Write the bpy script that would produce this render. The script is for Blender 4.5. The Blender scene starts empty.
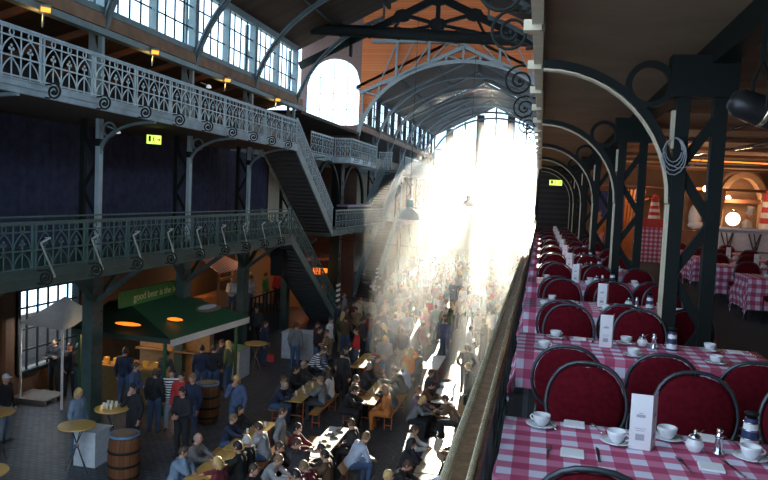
SKY, SUNE, HAZE, EXPO = 3.4, 50.0, .0019, 0.0
import bpy, math, random
from mathutils import Vector, Matrix, Euler
PI = math.pi
rnd = random.Random(7)
scene = bpy.context.scene
COL = scene.collection
# ------------------------------------------------------------------ camera
FPX, ROLL, H = 700.0, .045, 6.6           # focal length in pixels of the 768x480 frame, roll, eye height over the hall floor
_c, _s = math.cos(ROLL), math.sin(ROLL)
_u, _v = 541-384, 202-240                  # where the hall's long axis vanishes
_a, _b = _u*_c+_v*_s, -_u*_s+_v*_c
PITCH = math.atan2(-_b, FPX); YAW = math.atan(_a/FPX*math.cos(PITCH))
FWD = Vector((-math.sin(YAW)*math.cos(PITCH), math.cos(YAW)*math.cos(PITCH), -math.sin(PITCH)))
_r0 = Vector((math.cos(YAW), math.sin(YAW), 0)); _u0 = _r0.cross(FWD)
RT = _r0*_c+_u0*_s; UP = -_r0*_s+_u0*_c
cd = bpy.data.cameras.new('camera'); cam = bpy.data.objects.new('camera', cd); COL.objects.link(cam)
cd.sensor_width = 36; cd.lens = 36*FPX/768; cd.clip_start = .05; cd.clip_end = 500
m = Matrix((RT, UP, -FWD)).transposed().to_4x4(); m.translation = (0, 0, H); cam.matrix_world = m
scene.camera = cam
def at(px, py, z):
    """the spot of the place at height z that is seen at a pixel of the photograph"""
    d = FWD*FPX+RT*(px-384)-UP*(py-240); t = (z-H)/d.z
    return Vector((d.x*t, d.y*t, z))

# ------------------------------------------------------------------ materials
MATS = {}
def mat(name, col, rough=.6, metal=0, var=.12, scale=8, bump=0, emit=0, coat=0, spec=None, crough=.15):
    if name in MATS: return MATS[name]
    M = bpy.data.materials.new(name); M.use_nodes = True; MATS[name] = M
    nt = M.node_tree; b = nt.nodes['Principled BSDF']
    b.inputs['Roughness'].default_value = rough; b.inputs['Metallic'].default_value = metal
    if spec is not None: b.inputs['Specular IOR Level'].default_value = spec
    if coat: b.inputs['Coat Weight'].default_value = coat; b.inputs['Coat Roughness'].default_value = crough
    tc = nt.nodes.new('ShaderNodeTexCoord'); n = nt.nodes.new('ShaderNodeTexNoise')
    n.inputs['Scale'].default_value = scale; n.inputs['Detail'].default_value = 4
    nt.links.new(tc.outputs['Object'], n.inputs['Vector'])
    r = nt.nodes.new('ShaderNodeValToRGB')
    r.color_ramp.elements[0].position = .3; r.color_ramp.elements[1].position = .7
    r.color_ramp.elements[0].color = [c*(1-var) for c in col]+[1]
    r.color_ramp.elements[1].color = [min(1, c*(1+var)) for c in col]+[1]
    nt.links.new(n.outputs['Fac'], r.inputs['Fac']); nt.links.new(r.outputs['Color'], b.inputs['Base Color'])
    if bump:
        bp = nt.nodes.new('ShaderNodeBump'); bp.inputs['Strength'].default_value = bump; bp.inputs['Distance'].default_value = .02
        nt.links.new(n.outputs['Fac'], bp.inputs['Height']); nt.links.new(bp.outputs['Normal'], b.inputs['Normal'])
    if emit:
        b.inputs['Emission Color'].default_value = list(col)+[1]; b.inputs['Emission Strength'].default_value = emit
    return M
def nodes_of(M):
    nt = M.node_tree; return nt, nt.nodes, nt.links, nt.nodes['Principled BSDF']
def planks(name, c1, c2, w, axis='X', rough=.7):
    """boards running across the given axis, each board its own tone"""
    M = mat(name, c1, rough); nt, N, L, b = nodes_of(M)
    tc = N.new('ShaderNodeTexCoord'); sp = N.new('ShaderNodeSeparateXYZ'); L.new(tc.outputs['Object'], sp.inputs[0])
    dv = N.new('ShaderNodeMath'); dv.operation = 'DIVIDE'; dv.inputs[1].default_value = w; L.new(sp.outputs[axis], dv.inputs[0])
    fl = N.new('ShaderNodeMath'); fl.operation = 'FLOOR'; L.new(dv.outputs[0], fl.inputs[0])
    fr = N.new('ShaderNodeMath'); fr.operation = 'FRACT'; L.new(dv.outputs[0], fr.inputs[0])
    wn = N.new('ShaderNodeTexWhiteNoise'); wn.noise_dimensions = '1D'; L.new(fl.outputs[0], wn.inputs['W'])
    mx = N.new('ShaderNodeMixRGB'); mx.inputs[1].default_value = list(c1)+[1]; mx.inputs[2].default_value = list(c2)+[1]
    L.new(wn.outputs['Value'], mx.inputs[0])
    gp = N.new('ShaderNodeMath'); gp.operation = 'GREATER_THAN'; gp.inputs[1].default_value = .06; L.new(fr.outputs[0], gp.inputs[0])
    m2 = N.new('ShaderNodeMixRGB'); m2.inputs[1].default_value = [c*.25 for c in c1]+[1]
    b.inputs['Specular IOR Level'].default_value = .15
    L.new(gp.outputs[0], m2.inputs[0]); L.new(mx.outputs[0], m2.inputs[2]); L.new(m2.outputs[0], b.inputs['Base Color'])
    return M
def cobble():
    M = mat('cobblestone', (.1, .11, .13), .5, spec=.4); nt, N, L, b = nodes_of(M)
    tc = N.new('ShaderNodeTexCoord'); br = N.new('ShaderNodeTexBrick'); L.new(tc.outputs['Object'], br.inputs['Vector'])
    br.inputs['Scale'].default_value = 1; br.inputs['Brick Width'].default_value = .2; br.inputs['Row Height'].default_value = .13
    br.inputs['Mortar Size'].default_value = .018; br.inputs['Mortar Smooth'].default_value = .6
    br.inputs['Color1'].default_value = (.105, .115, .135, 1); br.inputs['Color2'].default_value = (.065, .07, .085, 1)
    br.inputs['Mortar'].default_value = (.025, .027, .03, 1)
    L.new(br.outputs['Color'], b.inputs['Base Color'])
    bp = N.new('ShaderNodeBump'); bp.invert = True; bp.inputs['Strength'].default_value = .7; bp.inputs['Distance'].default_value = .02
    L.new(br.outputs['Fac'], bp.inputs['Height']); L.new(bp.outputs['Normal'], b.inputs['Normal'])
    return M
def gingham(name, size, white, mid, deep):
    M = mat(name, white, .85); nt, N, L, b = nodes_of(M)
    uv = N.new('ShaderNodeUVMap'); sp = N.new('ShaderNodeSeparateXYZ'); L.new(uv.outputs[0], sp.inputs[0])
    outs = []
    for ax in 'XY':
        d = N.new('ShaderNodeMath'); d.operation = 'DIVIDE'; d.inputs[1].default_value = 2*size; L.new(sp.outputs[ax], d.inputs[0])
        f = N.new('ShaderNodeMath'); f.operation = 'FRACT'; L.new(d.outputs[0], f.inputs[0])
        g = N.new('ShaderNodeMath'); g.operation = 'GREATER_THAN'; g.inputs[1].default_value = .5; L.new(f.outputs[0], g.inputs[0]); outs.append(g)
    ad = N.new('ShaderNodeMath'); ad.operation = 'ADD'; L.new(outs[0].outputs[0], ad.inputs[0]); L.new(outs[1].outputs[0], ad.inputs[1])
    hf = N.new('ShaderNodeMath'); hf.operation = 'MULTIPLY'; hf.inputs[1].default_value = .5; L.new(ad.outputs[0], hf.inputs[0])
    r = N.new('ShaderNodeValToRGB'); r.color_ramp.interpolation = 'CONSTANT'
    r.color_ramp.elements[0].color = list(white)+[1]; r.color_ramp.elements[1].position = .75; r.color_ramp.elements[1].color = list(deep)+[1]
    e = r.color_ramp.elements.new(.25); e.color = list(mid)+[1]
    L.new(hf.outputs[0], r.inputs[0]); L.new(r.outputs[0], b.inputs['Base Color'])
    return M
def stripes(name, c1, c2, w, axis='X', rough=.8):
    M = mat(name, c1, rough); nt, N, L, b = nodes_of(M)
    tc = N.new('ShaderNodeTexCoord'); sp = N.new('ShaderNodeSeparateXYZ'); L.new(tc.outputs['Object'], sp.inputs[0])
    dv = N.new('ShaderNodeMath'); dv.operation = 'DIVIDE'; dv.inputs[1].default_value = 2*w; L.new(sp.outputs[axis], dv.inputs[0])
    fr = N.new('ShaderNodeMath'); fr.operation = 'FRACT'; L.new(dv.outputs[0], fr.inputs[0])
    g = N.new('ShaderNodeMath'); g.operation = 'GREATER_THAN'; g.inputs[1].default_value = .5; L.new(fr.outputs[0], g.inputs[0])
    mx = N.new('ShaderNodeMixRGB'); mx.inputs[1].default_value = list(c1)+[1]; mx.inputs[2].default_value = list(c2)+[1]
    L.new(g.outputs[0], mx.inputs[0]); L.new(mx.outputs[0], b.inputs['Base Color'])
    return M
def pane_glass():
    M = bpy.data.materials.new('window_glass'); M.use_nodes = True; nt = M.node_tree
    nt.nodes.remove(nt.nodes['Principled BSDF'])
    t = nt.nodes.new('ShaderNodeBsdfTransparent'); t.inputs[0].default_value = (.93, .96, .97, 1)
    g = nt.nodes.new('ShaderNodeBsdfGlossy'); g.inputs['Roughness'].default_value = .05
    mx = nt.nodes.new('ShaderNodeMixShader'); mx.inputs[0].default_value = .05; nt.links.new(t.outputs[0], mx.inputs[1]); nt.links.new(g.outputs[0], mx.inputs[2])
    nt.links.new(mx.outputs[0], nt.nodes['Material Output'].inputs['Surface']); MATS['window_glass'] = M; return M
GLASS = pane_glass()
def canvas(name, col, t=.5):
    """thin cloth that lets light through"""
    M = mat(name, col, .8); nt, N, L, b = nodes_of(M); tr = N.new('ShaderNodeBsdfTranslucent'); tr.inputs[0].default_value = list(col)+[1]
    mx = N.new('ShaderNodeMixShader'); mx.inputs[0].default_value = t; L.new(b.outputs[0], mx.inputs[1]); L.new(tr.outputs[0], mx.inputs[2]); L.new(mx.outputs[0], N['Material Output'].inputs['Surface']); return M

# ------------------------------------------------------------------ mesh building
class MB:
    def __init__(s): s.v = []; s.f = []; s.m = []; s.uv = None
    def add(s, vs, fs, mi=0):
        o = len(s.v); s.v += [tuple(p) for p in vs]; s.f += [tuple(i+o for i in f) for f in fs]; s.m += [mi]*len(fs); return s
    def box(s, c, d, rot=None, mi=0):
        x, y, z = d[0]/2, d[1]/2, d[2]/2
        vs = [Vector((a*x, b*y, e*z)) for e in (-1, 1) for b in (-1, 1) for a in (-1, 1)]
        if rot is not None:
            R = rot if isinstance(rot, Matrix) else Euler(rot).to_matrix(); vs = [R @ p for p in vs]
        c = Vector(c)
        return s.add([p+c for p in vs], [(0, 2, 3, 1), (4, 5, 7, 6), (0, 1, 5, 4), (2, 6, 7, 3), (0, 4, 6, 2), (1, 3, 7, 5)], mi)
    def bx(s, x0, x1, y0, y1, z0, z1, mi=0): return s.box(((x0+x1)/2, (y0+y1)/2, (z0+z1)/2), (x1-x0, y1-y0, z1-z0), None, mi)
    def bar(s, p, q, w, h=None, up=(0, 0, 1), mi=0):
        p, q = Vector(p), Vector(q); h = h or w; t = (q-p).normalized(); u = Vector(up)
        if abs(t.dot(u)) > .98: u = Vector((1, 0, 0))
        a = t.cross(u).normalized()*(w/2); b = a.normalized().cross(t)*(h/2)
        vs = [c+i*a+j*b for c in (p, q) for i, j in ((-1, -1), (1, -1), (1, 1), (-1, 1))]
        return s.add(vs, [(0, 1, 2, 3), (7, 6, 5, 4), (0, 4, 5, 1), (1, 5, 6, 2), (2, 6, 7, 3), (3, 7, 4, 0)], mi)
    def strip(s, pts, nrm, a, b, closed=False, mi=0):
        """flat iron bent along a line in the plane with normal nrm"""
        pts = [Vector(p) for p in pts]; n = Vector(nrm).normalized(); k = len(pts); o = len(s.v); fs = []
        for i, p in enumerate(pts):
            if closed: t = pts[(i+1) % k]-pts[i-1]
            else: t = pts[min(i+1, k-1)]-pts[max(i-1, 0)]
            w = n.cross(t).normalized()*a/2; h = n*b/2
            s.v += [tuple(p-w-h), tuple(p+w-h), tuple(p+w+h), tuple(p-w+h)]
        for i in range(k if closed else k-1):
            A, B = o+4*i, o+4*((i+1) % k)
            for j in range(4): fs.append((A+j, A+(j+1) % 4, B+(j+1) % 4, B+j))
        if not closed: fs += [(o+3, o+2, o+1, o), tuple(o+4*(k-1)+j for j in range(4))]
        s.f += fs; s.m += [mi]*len(fs); return s
    def tube(s, pts, r, n=8, mi=0, closed=False):
        pts = [Vector(p) for p in pts]; k = len(pts); o = len(s.v); fs = []; ref = None
        for i, p in enumerate(pts):
            t = (pts[(i+1) % k]-pts[i-1]) if closed else (pts[min(i+1, k-1)]-pts[max(i-1, 0)])
            t.normalize()
            if ref is None: ref = Vector((0, 0, 1)) if abs(t.z) < .9 else Vector((1, 0, 0))
            a = (ref-t*ref.dot(t)).normalized(); ref = a; b = t.cross(a); rr = r[i] if isinstance(r, (list, tuple)) else r
            s.v += [tuple(p+a*rr*math.cos(2*PI*j/n)+b*rr*math.sin(2*PI*j/n)) for j in range(n)]
        for i in range(k if closed else k-1):
            A, B = o+n*i, o+n*((i+1) % k)
            for j in range(n): fs.append((A+j, A+(j+1) % n, B+(j+1) % n, B+j))
        if not closed: fs += [tuple(o+n-1-j for j in range(n)), tuple(o+n*(k-1)+j for j in range(n))]
        s.f += fs; s.m += [mi]*len(fs); return s
    def lathe(s, prof, n=20, c=(0, 0, 0), mi=0, bands=None):
        o = len(s.v); c = Vector(c); k = len(prof)
        for r, z in prof: s.v += [tuple(c+Vector((r*math.cos(2*PI*j/n), r*math.sin(2*PI*j/n), z))) for j in range(n)]
        for i in range(k-1):
            for j in range(n):
                s.f.append((o+n*i+j, o+n*i+(j+1) % n, o+n*(i+1)+(j+1) % n, o+n*(i+1)+j)); s.m.append(bands[i] if bands else mi)
        if prof[0][0] > 1e-4: s.f.append(tuple(o+n-1-j for j in range(n))); s.m.append(bands[0] if bands else mi)
        if prof[-1][0] > 1e-4: s.f.append(tuple(o+n*(k-1)+j for j in range(n))); s.m.append(bands[-1] if bands else mi)
        return s
    def prism(s, poly, d, mi=0):
        """closed outline (3-D points) pushed along d"""
        k = len(poly); P = [Vector(p) for p in poly]; d = Vector(d)
        return s.add(P+[p+d for p in P], [tuple(range(k-1, -1, -1)), tuple(range(k, 2*k))]+[(i, (i+1) % k, k+(i+1) % k, k+i) for i in range(k)], mi)
    def ball(s, c, d, n=10, k=6, mi=0, rot=None):
        prof = [(max(1e-5, math.sin(PI*i/k)), -math.cos(PI*i/k)) for i in range(k+1)]
        o = len(s.v); s.lathe(prof, n, (0, 0, 0), mi); c = Vector(c)
        for i in range(o, len(s.v)):
            p = Vector((s.v[i][0]*d[0], s.v[i][1]*d[1], s.v[i][2]*d[2]))
            if rot is not None: p = rot @ p
            s.v[i] = tuple(p+c)
        return s
    def mesh(s, name, mats, smooth=False):
        me = bpy.data.meshes.new(name); me.from_pydata(s.v, [], s.f)
        for M in (mats if isinstance(mats, (list, tuple)) else [mats]): me.materials.append(M)
        me.polygons.foreach_set('material_index', s.m)
        if smooth: me.polygons.foreach_set('use_smooth', [True]*len(s.f))
        if s.uv:
            l = me.uv_layers.new(name='UVMap')
            l.data.foreach_set('uv', [c for lp in me.loops for c in s.uv[lp.vertex_index]])
        me.update(); return me
def put(name, me, parent=None, loc=None, rz=0):
    o = bpy.data.objects.new(name, me); COL.objects.link(o)
    if parent is not None: o.parent = parent
    if loc is not None: o.location = loc
    o.rotation_euler = (0, 0, rz); return o
def P(name, mb, M, parent=None, smooth=False, loc=None, label=None):
    o = put(name, mb.mesh(name, M, smooth), parent, loc)
    if label: o['label'] = label
    return o
def tag(o, label, cat, group=None, kind=None):
    o['label'] = label; o['category'] = cat
    if group: o['group'] = group
    if kind: o['kind'] = kind
    return o
def T(name, label, cat, loc=(0, 0, 0), rz=0, group=None):
    o = bpy.data.objects.new(name, None); o.empty_display_size = .1; COL.objects.link(o)
    o.location = loc; o.rotation_euler = (0, 0, rz); return tag(o, label, cat, group)
def S(name, mb, M, label=None, parent=None, smooth=False):
    o = P(name, mb, M, parent, smooth)
    if parent is None: o['kind'] = 'structure'
    if label: o['label'] = label
    return o
CHILD = {}
def kids(o): return [c for c in o.children]
def copy_tree(o, parent=None):
    c = o.copy(); COL.objects.link(c); c.parent = parent
    for ch in kids(o): copy_tree(ch, c)
    return c
def smooth_angle(o, a=40):
    pass
ORD = ['front', 'second', 'third', 'fourth', 'fifth', 'sixth', 'seventh', 'eighth', 'ninth', 'tenth', 'eleventh', 'twelfth', 'thirteenth']

# palette
IRON = mat('painted_iron', (.20, .27, .28), .45, .2, scale=3)
IRONL = mat('pale_painted_iron', (.42, .52, .56), .42, .2, scale=3)
IRONG = mat('green_painted_iron', (.075, .145, .14), .45, .2, scale=3)
RIB = mat('rib_iron', (.11, .15, .165), .45, .2, scale=3)
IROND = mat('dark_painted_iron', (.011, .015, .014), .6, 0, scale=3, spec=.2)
CREAM = mat('cream_paint', (.62, .55, .40), .5)
FASC = mat('fascia_paint', (.42, .52, .57), .5, scale=2, var=.25)
FASCG = mat('green_fascia_paint', (.05, .085, .078), .5, scale=2, var=.25)
DARKWALL = mat('dark_wall', (.03, .03, .035), .9)
CURTAIN = mat('navy_curtain', (.045, .05, .10), .95, scale=4, var=.3)
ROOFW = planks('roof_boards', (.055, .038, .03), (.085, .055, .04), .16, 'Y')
ORANGEW = planks('orange_boards', (.44, .115, .034), (.54, .16, .05), .17, 'Z')
BEAMW = mat('brown_beam', (.30, .17, .10), .7, scale=2, var=.3)
RAFT = mat('rafter_wood', (.22, .09, .045), .7)
# ================================================================== THE SETTING
HX0, HX1 = -10.0, -.1                       # fronts of the two balconies
CX0, CX1 = -11.5, 1.3                       # column lines
MIDX = -5.05
ROOF_E, ROOF_A = 13.2, 16.4
COLY = [6.8, 11.7, 16.6, 21.5, 26.4, 31.3]
FARY = [48.3, 53.2, 58.1, 63.0, 67.9, 72.8]
DK, UDK = 4.75, 8.5                          # lower and upper balcony decks
S('floor', MB().bx(-19, 2, -9, 76, -.2, 0), cobble(), 'dark wet cobblestone floor of the hall')
S('floor_lower_balcony', MB().bx(-15, HX0+.05, 2, 27.3, 4.42, DK), FASCG, 'deck of the lower iron balcony on the left')
S('floor_upper_balcony', MB().bx(-15, HX0+.05, 2, 27.6, 8.27, UDK), mat('deck_underside', (.10, .075, .055), .8), 'deck of the upper iron balcony on the left')
def fascia(name, x, y0, y1, z0, z1, M, label, sgn=1):
    b = MB(); b.bx(x-.02, x+.02, y0, y1, z0, z1)
    for z in (z0+.02, (z0+z1)/2, z1-.02): b.bx(x-.03 if sgn < 0 else x, x if sgn < 0 else x+.05, y0, y1, z-.015, z+.015)
    return S(name, b, M, label)
fascia('trim_1', HX0+.07, 2, 27.5, 8.24, 8.52, FASC, 'pale iron fascia of the upper left balcony')
fascia('trim_2', HX0+.07, 2, 27.2, 4.40, 4.78, FASCG, 'green iron fascia of the lower left balcony')
S('wall_left', MB().bx(-15.2, -15, 2, 17.8, 0, 4.4).bx(-15.2, -15, 20.6, 33, 0, 4.4).bx(-15.2, -15, 17.8, 20.6, 0, .75).bx(-15.2, -15, 17.8, 20.6, 3.3, 4.4).bx(-15.2, -15, 2, 33, 4.4, 8.4), mat('aisle_wall', (.10, .055, .03), .8), 'brown wall behind the left aisle')
S('wall_left_upper', MB().bx(-15.2, -15, 2, 33, 8.4, 10.1).bx(-15.05, -14.95, 33, 37, DK, 8.2), mat('dark_blue_wall', (.02, .022, .03), .9), 'dark back wall of the upper left gallery')
# curtains behind the lower balcony
def curtain(y0, y1, x, z0, z1):
    b = MB(); n = int((y1-y0)/.11); vs = []
    for i in range(n+1):
        y = y0+(y1-y0)*i/n; dx = .02*math.sin(i*1.9)+.015*math.sin(i*.7)
        vs += [(x+dx, y, z0), (x+dx, y, z1), (x+dx-.02, y, z0), (x+dx-.02, y, z1)]
    fs = []
    for i in range(n):
        a, c = 4*i, 4*i+4; fs += [(a, c, c+1, a+1), (a+2, a+3, c+3, c+2)]
    return b.add(vs, fs)
for i, (a, c) in enumerate([(2.2, 6.75), (6.75, 11.65), (11.65, 16.55), (16.55, 21.45), (21.45, 33)]):
    o = P('stage_curtain', curtain(a, c, -13.4, DK, 8.25), CURTAIN, smooth=True)
    tag(o, 'navy curtain hanging behind the lower left balcony, %s bay %s' % (['nearest', 'second', 'third', 'fourth', 'farthest'][i], 'from the camera'), 'curtain', 'navy curtains')
# ------------------------------------------------------------------ clerestory and roof, left and right
wn = 0
def clerestory(x, y0, y1, far=False):
    """one bay of high windows: sill beam, posts, glazing bars and a pane"""
    global wn; wn += 1
    f = MB(); z0, z1 = 11.15, 13.05
    f.bx(x-.10, x+.12, y0+.002, y1-.002, 10.98, z0); f.bx(x-.1, x+.12, y0+.002, y1-.002, z1, 13.3)
    for y in (y0+.062, (y0+y1)/2, y1-.062): f.bx(x-.12, x+.13, y-.06, y+.06, z0, z1)
    root = S('window_%d' % wn, f, IRON if not far else IROND, 'tall clerestory window bay high in the %s wall' % ('left' if x < -5 else 'right'))
    g = MB()
    for k in range(2):
        a = y0+.12 if k == 0 else (y0+y1)/2+.12; c = (y0+y1)/2-.12 if k == 0 else y1-.12
        for i in range(1, 4): g.bx(x-.02, x+.02, a+(c-a)*i/4-.018, a+(c-a)*i/4+.018, z0, z1)
        for z in (z0+.62, z0+1.3): g.bx(x-.02, x+.02, a, c, z-.018, z+.018)
    P('glazing_bars', g, IROND, root)
    P('pane', MB().bx(x-.006, x+.006, y0, y1, z0, z1), GLASS, root)
ys = [2]+COLY+[32]
for a, c in zip(ys[:-1], ys[1:]):
    if c-a > 1: clerestory(CX0, a, c)
for a, c in zip([-4]+COLY[:-1], COLY): clerestory(CX1, a, c)
for a, c in zip([43.4]+FARY[:-1], FARY): clerestory(CX0, a, c, True)
S('trim_3', MB().bx(CX0-.05, CX0+.16, 2, 32, 10.62, 10.95), BEAMW, 'brown timber wall plate under the left clerestory windows')
S('trim_4', MB().bx(CX0-.05, CX0+.2, 2, 32, 10.42, 10.58), IRON, 'iron rail below the timber wall plate')
S('trim_5', MB().bx(CX0-.05, CX0+.16, 43, 75, 10.6, 10.95), BEAMW, 'brown timber wall plate in the far part of the hall')
# aisle roofs: a lean-to under the windows, with rafters
r = MB(); r.prism([(CX0, 2, 10.9), (-15.2, 2, 9.9), (-15.2, 2, 10.1), (CX0, 2, 11.05)], (0, 30, 0))
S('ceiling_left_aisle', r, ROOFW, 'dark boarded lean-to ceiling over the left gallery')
for i in range(13):
    y = 3+i*2.3
    S('rafter', MB().bar((CX0, y, 10.78), (-15.1, y, 9.8), .1, .16), RAFT, 'reddish rafter under the left lean-to ceiling')
def roof(y0, y1, e, a, x0, x1, name, label):
    b = MB(); mx = (x0+x1)/2
    b.prism([(x0, y0, e), (mx, y0, a), (mx, y0, a+.2), (x0, y0, e+.2)], (0, y1-y0, 0)); b.prism([(mx, y0, a), (x1, y0, e), (x1, y0, e+.2), (mx, y0, a+.2)], (0, y1-y0, 0))
    return S(name, b, ROOFW, label)
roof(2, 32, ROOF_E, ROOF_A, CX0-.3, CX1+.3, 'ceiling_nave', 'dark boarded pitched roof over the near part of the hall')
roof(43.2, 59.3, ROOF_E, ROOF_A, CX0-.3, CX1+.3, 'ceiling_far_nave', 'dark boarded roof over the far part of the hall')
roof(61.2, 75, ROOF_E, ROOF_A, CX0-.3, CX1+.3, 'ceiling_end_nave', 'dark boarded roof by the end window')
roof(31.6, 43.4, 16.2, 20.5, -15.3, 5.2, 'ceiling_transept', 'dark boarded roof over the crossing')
# the roof light that the sun glares through
b = MB(); sl = (ROOF_A-ROOF_E)/6.7
for x in (-9.2, -7.1, -3.0, -.9): b.bar((x, 58, ROOF_A-abs(x-MIDX)*sl+.1), (x, 62, ROOF_A-abs(x-MIDX)*sl+.1), .12)
b.bar((MIDX, 58, ROOF_A+.1), (MIDX, 62, ROOF_A+.1), .2)
for s in (-1, 1):
    b.prism([(MIDX+s*2.6, 58, ROOF_A-2.6*sl), (MIDX+s*6.7, 58, ROOF_E), (MIDX+s*6.7, 58, ROOF_E+.2), (MIDX+s*2.6, 58, ROOF_A-2.6*sl+.2)], (0, 4, 0))
S('window_40', b, IROND, 'roof light near the far end of the hall')
# transept walls
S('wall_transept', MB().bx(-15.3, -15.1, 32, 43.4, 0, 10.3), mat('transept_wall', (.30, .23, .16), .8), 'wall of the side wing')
S('ceiling_wing', MB().bx(-15.3, CX0+.1, 32, 43.3, 10.3, 10.45), ROOFW, 'flat boarded ceiling of the side wing')
# the gable over the far arch: orange boards with an arched opening
def arch_z(x, cx=MIDX, a=6.5, base=9.6, b=5.3):
    t = max(-1, min(1, (x-cx)/a)); return base+b*math.sqrt(max(0, 1-t*t))
b = MB(); n = 40; x0, x1 = CX0, CX1+.1
for i in range(n):
    a, c = x0+(x1-x0)*i/n, x0+(x1-x0)*(i+1)/n
    la, lc = arch_z(a)+.25, arch_z(c)+.25
    b.add([(a, 43.2, la), (c, 43.2, lc), (c, 43.2, 20.4), (a, 43.2, 20.4), (a, 43.35, la), (c, 43.35, lc), (c, 43.35, 20.4), (a, 43.35, 20.4)],
          [(0, 1, 2, 3), (7, 6, 5, 4), (0, 4, 5, 1)])
b.bx(CX1+.1, 3, 43.2, 43.35, 5, 17)
S('wall_gable', b, ORANGEW, 'orange boarded gable wall above the arch to the far hall')
# window of the transept side wall, blazing with sun: round-headed, X -15..-11.5
b = MB(); b.bx(-15.5, -15.1, 43.2, 43.4, 0, 20); b.bx(-15.1, CX0, 43.2, 43.4, 0, 10.9)
for i in range(12):
    a, c = -15.1+3.6*i/12, -15.1+3.6*(i+1)/12
    f = lambda x: 13.4+1.7*math.sqrt(max(0, 1-((x+13.3)/1.8)**2))
    b.add([(a, 43.2, f(a)), (c, 43.2, f(c)), (c, 43.2, 20), (a, 43.2, 20), (a, 43.4, f(a)), (c, 43.4, f(c)), (c, 43.4, 20), (a, 43.4, 20)], [(0, 1, 2, 3), (7, 6, 5, 4), (0, 4, 5, 1)])
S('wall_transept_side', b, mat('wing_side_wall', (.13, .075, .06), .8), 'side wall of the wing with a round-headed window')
b = MB()
for x in (-14.2, -13.3, -12.4): b.bx(x-.012, x+.012, 43.28, 43.34, 10.9, 15)
for z in (11.9, 12.9, 13.9): b.bx(-15.1, CX0, 43.28, 43.34, z-.012, z+.012)
w = S('window_41', b, IROND, 'round-headed window of the side wing glaring with daylight')
P('pane', MB().bx(-15.1, CX0, 43.3, 43.31, 10.9, 15.1), GLASS, w)
# end wall: one huge window under the roof
b = MB()
b.bx(CX0, CX1, 74.9, 75.1, 0, 5.0)
for i in range(9): x = CX0+(CX1-CX0)*i/8; b.bx(x-(.09, .4)[i % 2], x+(.09, .4)[i % 2], 74.9, 75.1, 5.0, 13.2+sl*(6.4-abs(x-MIDX)))  # every other pier is widened to cut streaks into the sunbeams
for z in (6.3, 9, 11.7): b.bx(CX0, CX1, 74.9, 75.1, z-.07, z+.07)
w = S('window_42', b, IROND, 'huge end window of the hall flooded with low sun')
P('pane', MB().prism([(CX0, 75, 5), (CX1, 75, 5), (CX1, 75, 13.3), (MIDX, 75, 16.4), (CX0, 75, 13.3)], (0, .01, 0)), GLASS, w)
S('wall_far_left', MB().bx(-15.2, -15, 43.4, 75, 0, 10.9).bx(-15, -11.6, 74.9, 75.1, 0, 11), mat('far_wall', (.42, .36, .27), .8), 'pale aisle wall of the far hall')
r = MB(); r.prism([(CX0, 43.4, 10.9), (-15.2, 43.4, 9.9), (-15.2, 43.4, 10.1), (CX0, 43.4, 11.05)], (0, 31.6, 0))
S('ceiling_far_aisle', r, ROOFW, 'lean-to ceiling over the far left gallery')
S('wall_far_block', MB().bx(1.5, 1.7, 30.4, 75, 0, 11), DARKWALL, 'unseen dark right wall of the far hall, added against leaking light')  # unseen wall put in to stop skylight leaking into the haze
S('wall_under_gallery', MB().bx(1.8, 2, -9, 30.4, 0, 4.5), DARKWALL, 'dark wall beneath the right gallery')
# ------------------------------------------------------------------ iron ribs, trusses
def rib_pts(y, x0, x1, n=14, cx=MIDX, a=6.5, base=9.6, b=5.3):
    out = []
    for i in range(n+1):
        t0 = math.acos(max(-1, min(1, (x0-cx)/a))); t1 = math.acos(max(-1, min(1, (x1-cx)/a))); t = t0+(t1-t0)*i/n
        out.append((cx+a*math.cos(t), y, base+b*math.sin(t)))
    return out
for y in COLY:
    for xa, xb in ((CX0+.05, -7.4), (CX1-.05, -2.7)):
        b = MB(); b.strip(rib_pts(y, xa, xb), (0, 1, 0), .16, .14); b.strip(rib_pts(y, xa, xb, a=6.5, b=5.3), (0, 1, 0), .05, .3)
        e = rib_pts(y, xa, xb)[-1]; b.bar(e, (e[0], y, ROOF_E+sl*(6.7-abs(e[0]-MIDX))), .1)
        S('roof_brace', b, RIB, 'curved iron brace from a column of the %s wall to the roof' % ('left' if xa < -5 else 'right'))
for y in FARY:
    b = MB(); b.strip(rib_pts(y, CX0, CX1, 30), (0, 1, 0), .18, .16)
    b.bar((CX0, y, 12.9), (MIDX, y, 16.1), .14); b.bar((MIDX, y, 16.1), (CX1, y, 12.9), .14)
    S('roof_arch', b, RIB, 'iron roof arch spanning the far hall')
for x in (-9.5, -7.3, -5.05, -2.8, -.6):
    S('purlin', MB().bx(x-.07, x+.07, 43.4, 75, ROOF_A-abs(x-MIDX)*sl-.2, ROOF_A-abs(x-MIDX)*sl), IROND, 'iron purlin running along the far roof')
    S('purlin', MB().bx(x-.07, x+.07, 2, 32, ROOF_A-abs(x-MIDX)*sl-.2, ROOF_A-abs(x-MIDX)*sl), IROND, 'iron purlin running along the near roof')
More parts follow.
